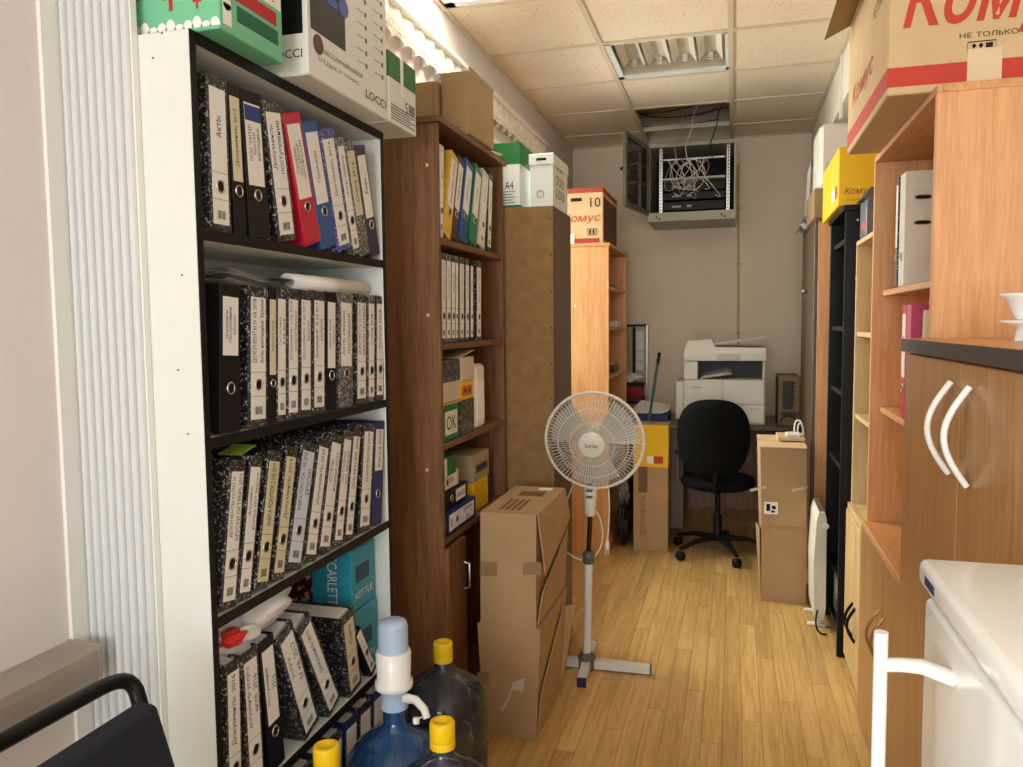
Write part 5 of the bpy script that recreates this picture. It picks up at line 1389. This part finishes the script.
# ================================================================ ceiling fixture without tubes
fx0, fx1, fy0, fy1 = -.618, -.042, 3.862, 4.438
t = thing('ceiling_light', 'recessed square ceiling light fitting with its tubes removed', 'light fitting', ((fx0 + fx1) / 2, 4.15, ZC))
fm = plain('fixture_enamel', (222, 214, 196), .4)
g = G().box(fx0, fx0 + .006, fy0, fy1, ZC + .003, ZC + .09).box(fx1 - .006, fx1, fy0, fy1, ZC + .003, ZC + .09).box(fx0, fx1, fy0, fy0 + .006, ZC + .003, ZC + .09).box(fx0, fx1, fy1 - .006, fy1, ZC + .003, ZC + .09).box(fx0, fx1, fy0, fy1, ZC + .09, ZC + .095)
mk('housing', g, fm, t)
mk('frame', G().box(fx0, fx1, fy1 - .05, fy1 - .006, ZC + .001, ZC + .012).box(fx0, fx0 + .03, fy0, fy1, ZC + .001, ZC + .012).box(fx1 - .015, fx1, fy0, fy1, ZC + .001, ZC + .012).box(fx0, fx1, fy0, fy0 + .02, ZC + .001, ZC + .012), plain('fixture_frame', (226, 232, 228), .35), t)
for k in range(4):
    xc = fx0 + .09 + k * .132
    mk('reflector', G().prism([(xc - .06, ZC + .04), (xc - .03, ZC + .088), (xc + .03, ZC + .088), (xc + .06, ZC + .04), (xc + .055, ZC + .042), (xc + .028, ZC + .084), (xc - .028, ZC + .084), (xc - .055, ZC + .042)], fy0 + .03, fy1 - .06, 'y'), fm, t)
    for yy in (fy0 + .06, fy1 - .075):
        mk('lamp_holder', G().box(xc - .012, xc + .012, yy, yy + .014, ZC + .045, ZC + .085, .003), white_pl, t)
mk('wiring', G().tube(bez((fx0 + .05, fy1 - .09, ZC + .05), (fx0 + .2, fy1 - .10, ZC + .02), (fx0 + .35, fy1 - .08, ZC + .04), (fx1 - .05, fy1 - .085, ZC + .05), 14), .003, 5).tube(bez((fx0 + .2, fy1 - .2, ZC + .06), (fx0 + .22, fy1 - .2, ZC + .02), (fx0 + .24, fy1 - .15, ZC + .03), (fx0 + .2, fy1 - .09, ZC + .05), 8), .003, 5), cable_g, t)

# lit ceiling fitting above the hardboard-backed cabinet
lx0, lx1, ly0, ly1 = -1.172, -.645, 2.668, 3.232
t = thing('ceiling_light', 'lit recessed ceiling light fitting above the hardboard-backed cabinet', 'light fitting', ((lx0 + lx1) / 2, 2.95, ZC))
mk('housing', G().box(lx0, lx0 + .006, ly0, ly1, ZC + .003, ZC + .09).box(lx1 - .006, lx1, ly0, ly1, ZC + .003, ZC + .09).box(lx0, lx1, ly0, ly0 + .006, ZC + .003, ZC + .09).box(lx0, lx1, ly1 - .006, ly1, ZC + .003, ZC + .09).box(lx0, lx1, ly0, ly1, ZC + .09, ZC + .095), fm, t)
mk('frame', G().box(lx0, lx1, ly1 - .05, ly1, ZC + .001, ZC + .010).box(lx0, lx1, ly0, ly0 + .05, ZC + .001, ZC + .010).box(lx0, lx0 + .04, ly0, ly1, ZC + .001, ZC + .010).box(lx1 - .04, lx1, ly0, ly1, ZC + .001, ZC + .010), plain('fixture_frame', None), t)
em, ent, eb = _new('lit_diffuser')
eb.inputs['Base Color'].default_value = (.9, .88, .82, 1)
eb.inputs['Emission Color'].default_value = (1.0, .93, .78, 1)
eb.inputs['Emission Strength'].default_value = LAMP
mk('diffuser', G().box(lx0 + .04, lx1 - .04, ly0 + .05, ly1 - .05, ZC + .004, ZC + .012), em, t)

# ================================================================ network rack on the back wall
rx0, rx1, ry0, ry1, rz0, rz1 = -.580, .0, 5.55, 6.035, 2.120, 2.585
t = thing('network_cabinet', 'grey wall-mounted network cabinet hung open under the ceiling gap', 'network cabinet', ((rx0 + rx1) / 2, 5.8, rz0))
rk = plain('rack_grey', (176, 174, 156), .45)
rkd = plain('rack_dark_inside', (28, 27, 24), .6)
bx(t, 'side_panel', rk, rx0, rx0 + .012, ry0, ry1, rz0, rz1)
bx(t, 'side_panel', rk, rx1 - .012, rx1, ry0, ry1, rz0, rz1)
bx(t, 'top_panel', rk, rx0, rx1, ry0 - .004, ry1, rz1 - .012, rz1 + .014)
bp = bx(t, 'bottom_panel', rk, rx0, rx1, ry0 - .004, ry1, rz0 - .045, rz0 + .016)
bx(t, 'back_panel', rkd, rx0 + .012, rx1 - .012, ry1 - .012, ry1 - .004, rz0 + .016, rz1 - .012, 0)
for x in (rx0 + .06, rx1 - .09):
    for k in range(2): mk('foot_bolt', G().lathe([(.007, 0), (.006, .004)], n=8, m=Matrix.Translation((x + .02 * k, ry0 - .004, rz0 - .015 - .012 * k)) @ Matrix.Rotation(PI / 2, 4, 'X')), black_pl, bp)
for x in (rx0 + .075, rx1 - .060):
    rl = bx(t, 'mount_rail', metal, x, x + .020, ry0 + .03, ry0 + .045, rz0 + .02, rz1 - .015, 0)
    mk('rail_holes', G().add([], []).box(x + .006, x + .014, ry0 + .0285, ry0 + .0300, rz0 + .03, rz0 + .031) if False else [gg for gg in [G()] if [gg.box(x + .006, x + .014, ry0 + .0285, ry0 + .030, rz0 + .03 + k * .022, rz0 + .042 + k * .022) for k in range(20)]][0], black_pl, rl)
for z, m, dd in ((rz1 - .10, metal, .012), (rz0 + .235, plain('switch_pale', (200, 204, 180), .4), .014)):
    bx(t, 'patch_panel', m, rx0 + .10, rx1 - .07, ry0 + .02, ry0 + .18, z, z + dd)
for z, h in ((rz0 + .03, .06), (rz0 + .10, .05), (rz0 + .16, .05)):
    sw = bx(t, 'switch', black_pl, rx0 + .10, rx1 - .07, ry0 + .03, ry0 + .30, z, z + h, .003)
    mk('port_strip', G().box(rx0 + .16, rx0 + .22, ry0 + .0285, ry0 + .03, z + .02, z + .032).box(rx0 + .26, rx0 + .29, ry0 + .0285, ry0 + .03, z + .02, z + .035), cable_g, sw)
rnd = random.Random(4)
for k in range(14):
    xa, xb4 = rx0 + rnd.uniform(.12, .40), rx0 + rnd.uniform(.14, .46)
    za, zb4 = rz1 - .095, rz0 + rnd.uniform(.12, .25)
    mk('patch_cable', G().tube(bez((xa, ry0 + .018, za), (xa + rnd.uniform(-.10, .12), ry0 - .02, za - .06), (xb4 + rnd.uniform(-.12, .14), ry0 - .03, zb4 - rnd.uniform(.02, .12)), (xb4, ry0 + .018, zb4), 12), .0026, 5), cable_w if k % 3 else cable_g, t)
for (c_, r_) in (((rx0 + .23, .27), .10), ((rx0 + .26, .25), .085), ((rx0 + .30, .26), .10)):
    mk('cable_coil', G().tube([(c_[0] + r_ * .8 * math.cos(a), ry0 + .008 + .006 * math.sin(3 * a), rz0 + c_[1] + r_ * math.sin(a)) for a in [2 * PI * i / 24 for i in range(24)]], .003, 5, True), cable_w, t)
for dx, m in ((.27, cable_w), (.43, black_pl), (.20, cable_g)):
    mk('feed_cable', G().tube(bez((rx0 + dx, ry0 + .01, rz1 - .11), (rx0 + dx - .05, ry0 - .02, rz1), (rx0 + dx + .02, ry0 - .05, rz1 + .02), (rx0 + dx + .03, ry0 - .06, ZC + .02), 10) + bez((rx0 + dx + .03, ry0 - .06, ZC + .02), (rx0 + dx + .04, ry0 - .07, ZC + .1), (rx0 + dx + .1, ry0 - .2, ZC + .12), (rx0 + dx + .25, ry0 - .5, ZC + .14), 8)[1:], .0035, 5), m, t)
# open glazed door
h0 = Vector((rx0, ry0, 0)); h1 = Vector((-.672, 5.04, 0))
dv = (h1 - h0).normalized(); W = (h1 - h0).length
nn = Vector((-dv.y, dv.x, 0)).normalized() * .010
def dq(a0, a1, z0_, z1_, th=1.0):
    p, q = h0 + dv * a0, h0 + dv * a1
    n = nn * th
    return G().hexa([p - n + Vector((0, 0, z0_)), q - n + Vector((0, 0, z0_)), q + n + Vector((0, 0, z0_)), p + n + Vector((0, 0, z0_)), p - n + Vector((0, 0, z1_)), q - n + Vector((0, 0, z1_)), q + n + Vector((0, 0, z1_)), p + n + Vector((0, 0, z1_))])
g = dq(0, .03, rz0, rz1)
for a in ((W - .03, W, rz0, rz1), (.03, W - .03, rz0, rz0 + .03), (.03, W - .03, rz1 - .03, rz1)):
    q = dq(*a); g.add(q.v, q.f)
dm = mk('door', g, plain('rack_olive', (104, 102, 84), .45), t)
mk('door_glass', dq(.03, W - .03, rz0 + .03, rz1 - .03, .3), glass('smoked_glass', (38, 40, 30), .04, .75), dm)
pk = h0 + dv * (W - .02) - nn * 1.2
mk('door_lock', G().tube([pk + Vector((0, 0, rz0 + .24)), pk - nn * 2.2 + Vector((0, 0, rz0 + .235))], .009, 8), black_pl, dm)
# cables and old pipe up in the ceiling gap
t = thing('ceiling_cables', 'loose grey cables lying in the open ceiling gap', 'cable', (-.3, 5.4, ZC + .1))
rnd = random.Random(8)
for k in range(9):
    ya = 5.10 + .10 * k
    mk('cable', G().tube(bez((-.70, ya, ZC + .10 + rnd.uniform(0, .06)), (-.45, ya + rnd.uniform(-.2, .2), ZC + .03 + rnd.uniform(0, .05)), (-.2, ya + rnd.uniform(-.2, .2), ZC + .16), (.1, ya + rnd.uniform(-.2, .2), ZC + .10 + rnd.uniform(0, .1)), 10), .004, 5), cable_g if k % 2 else black_pl, t)
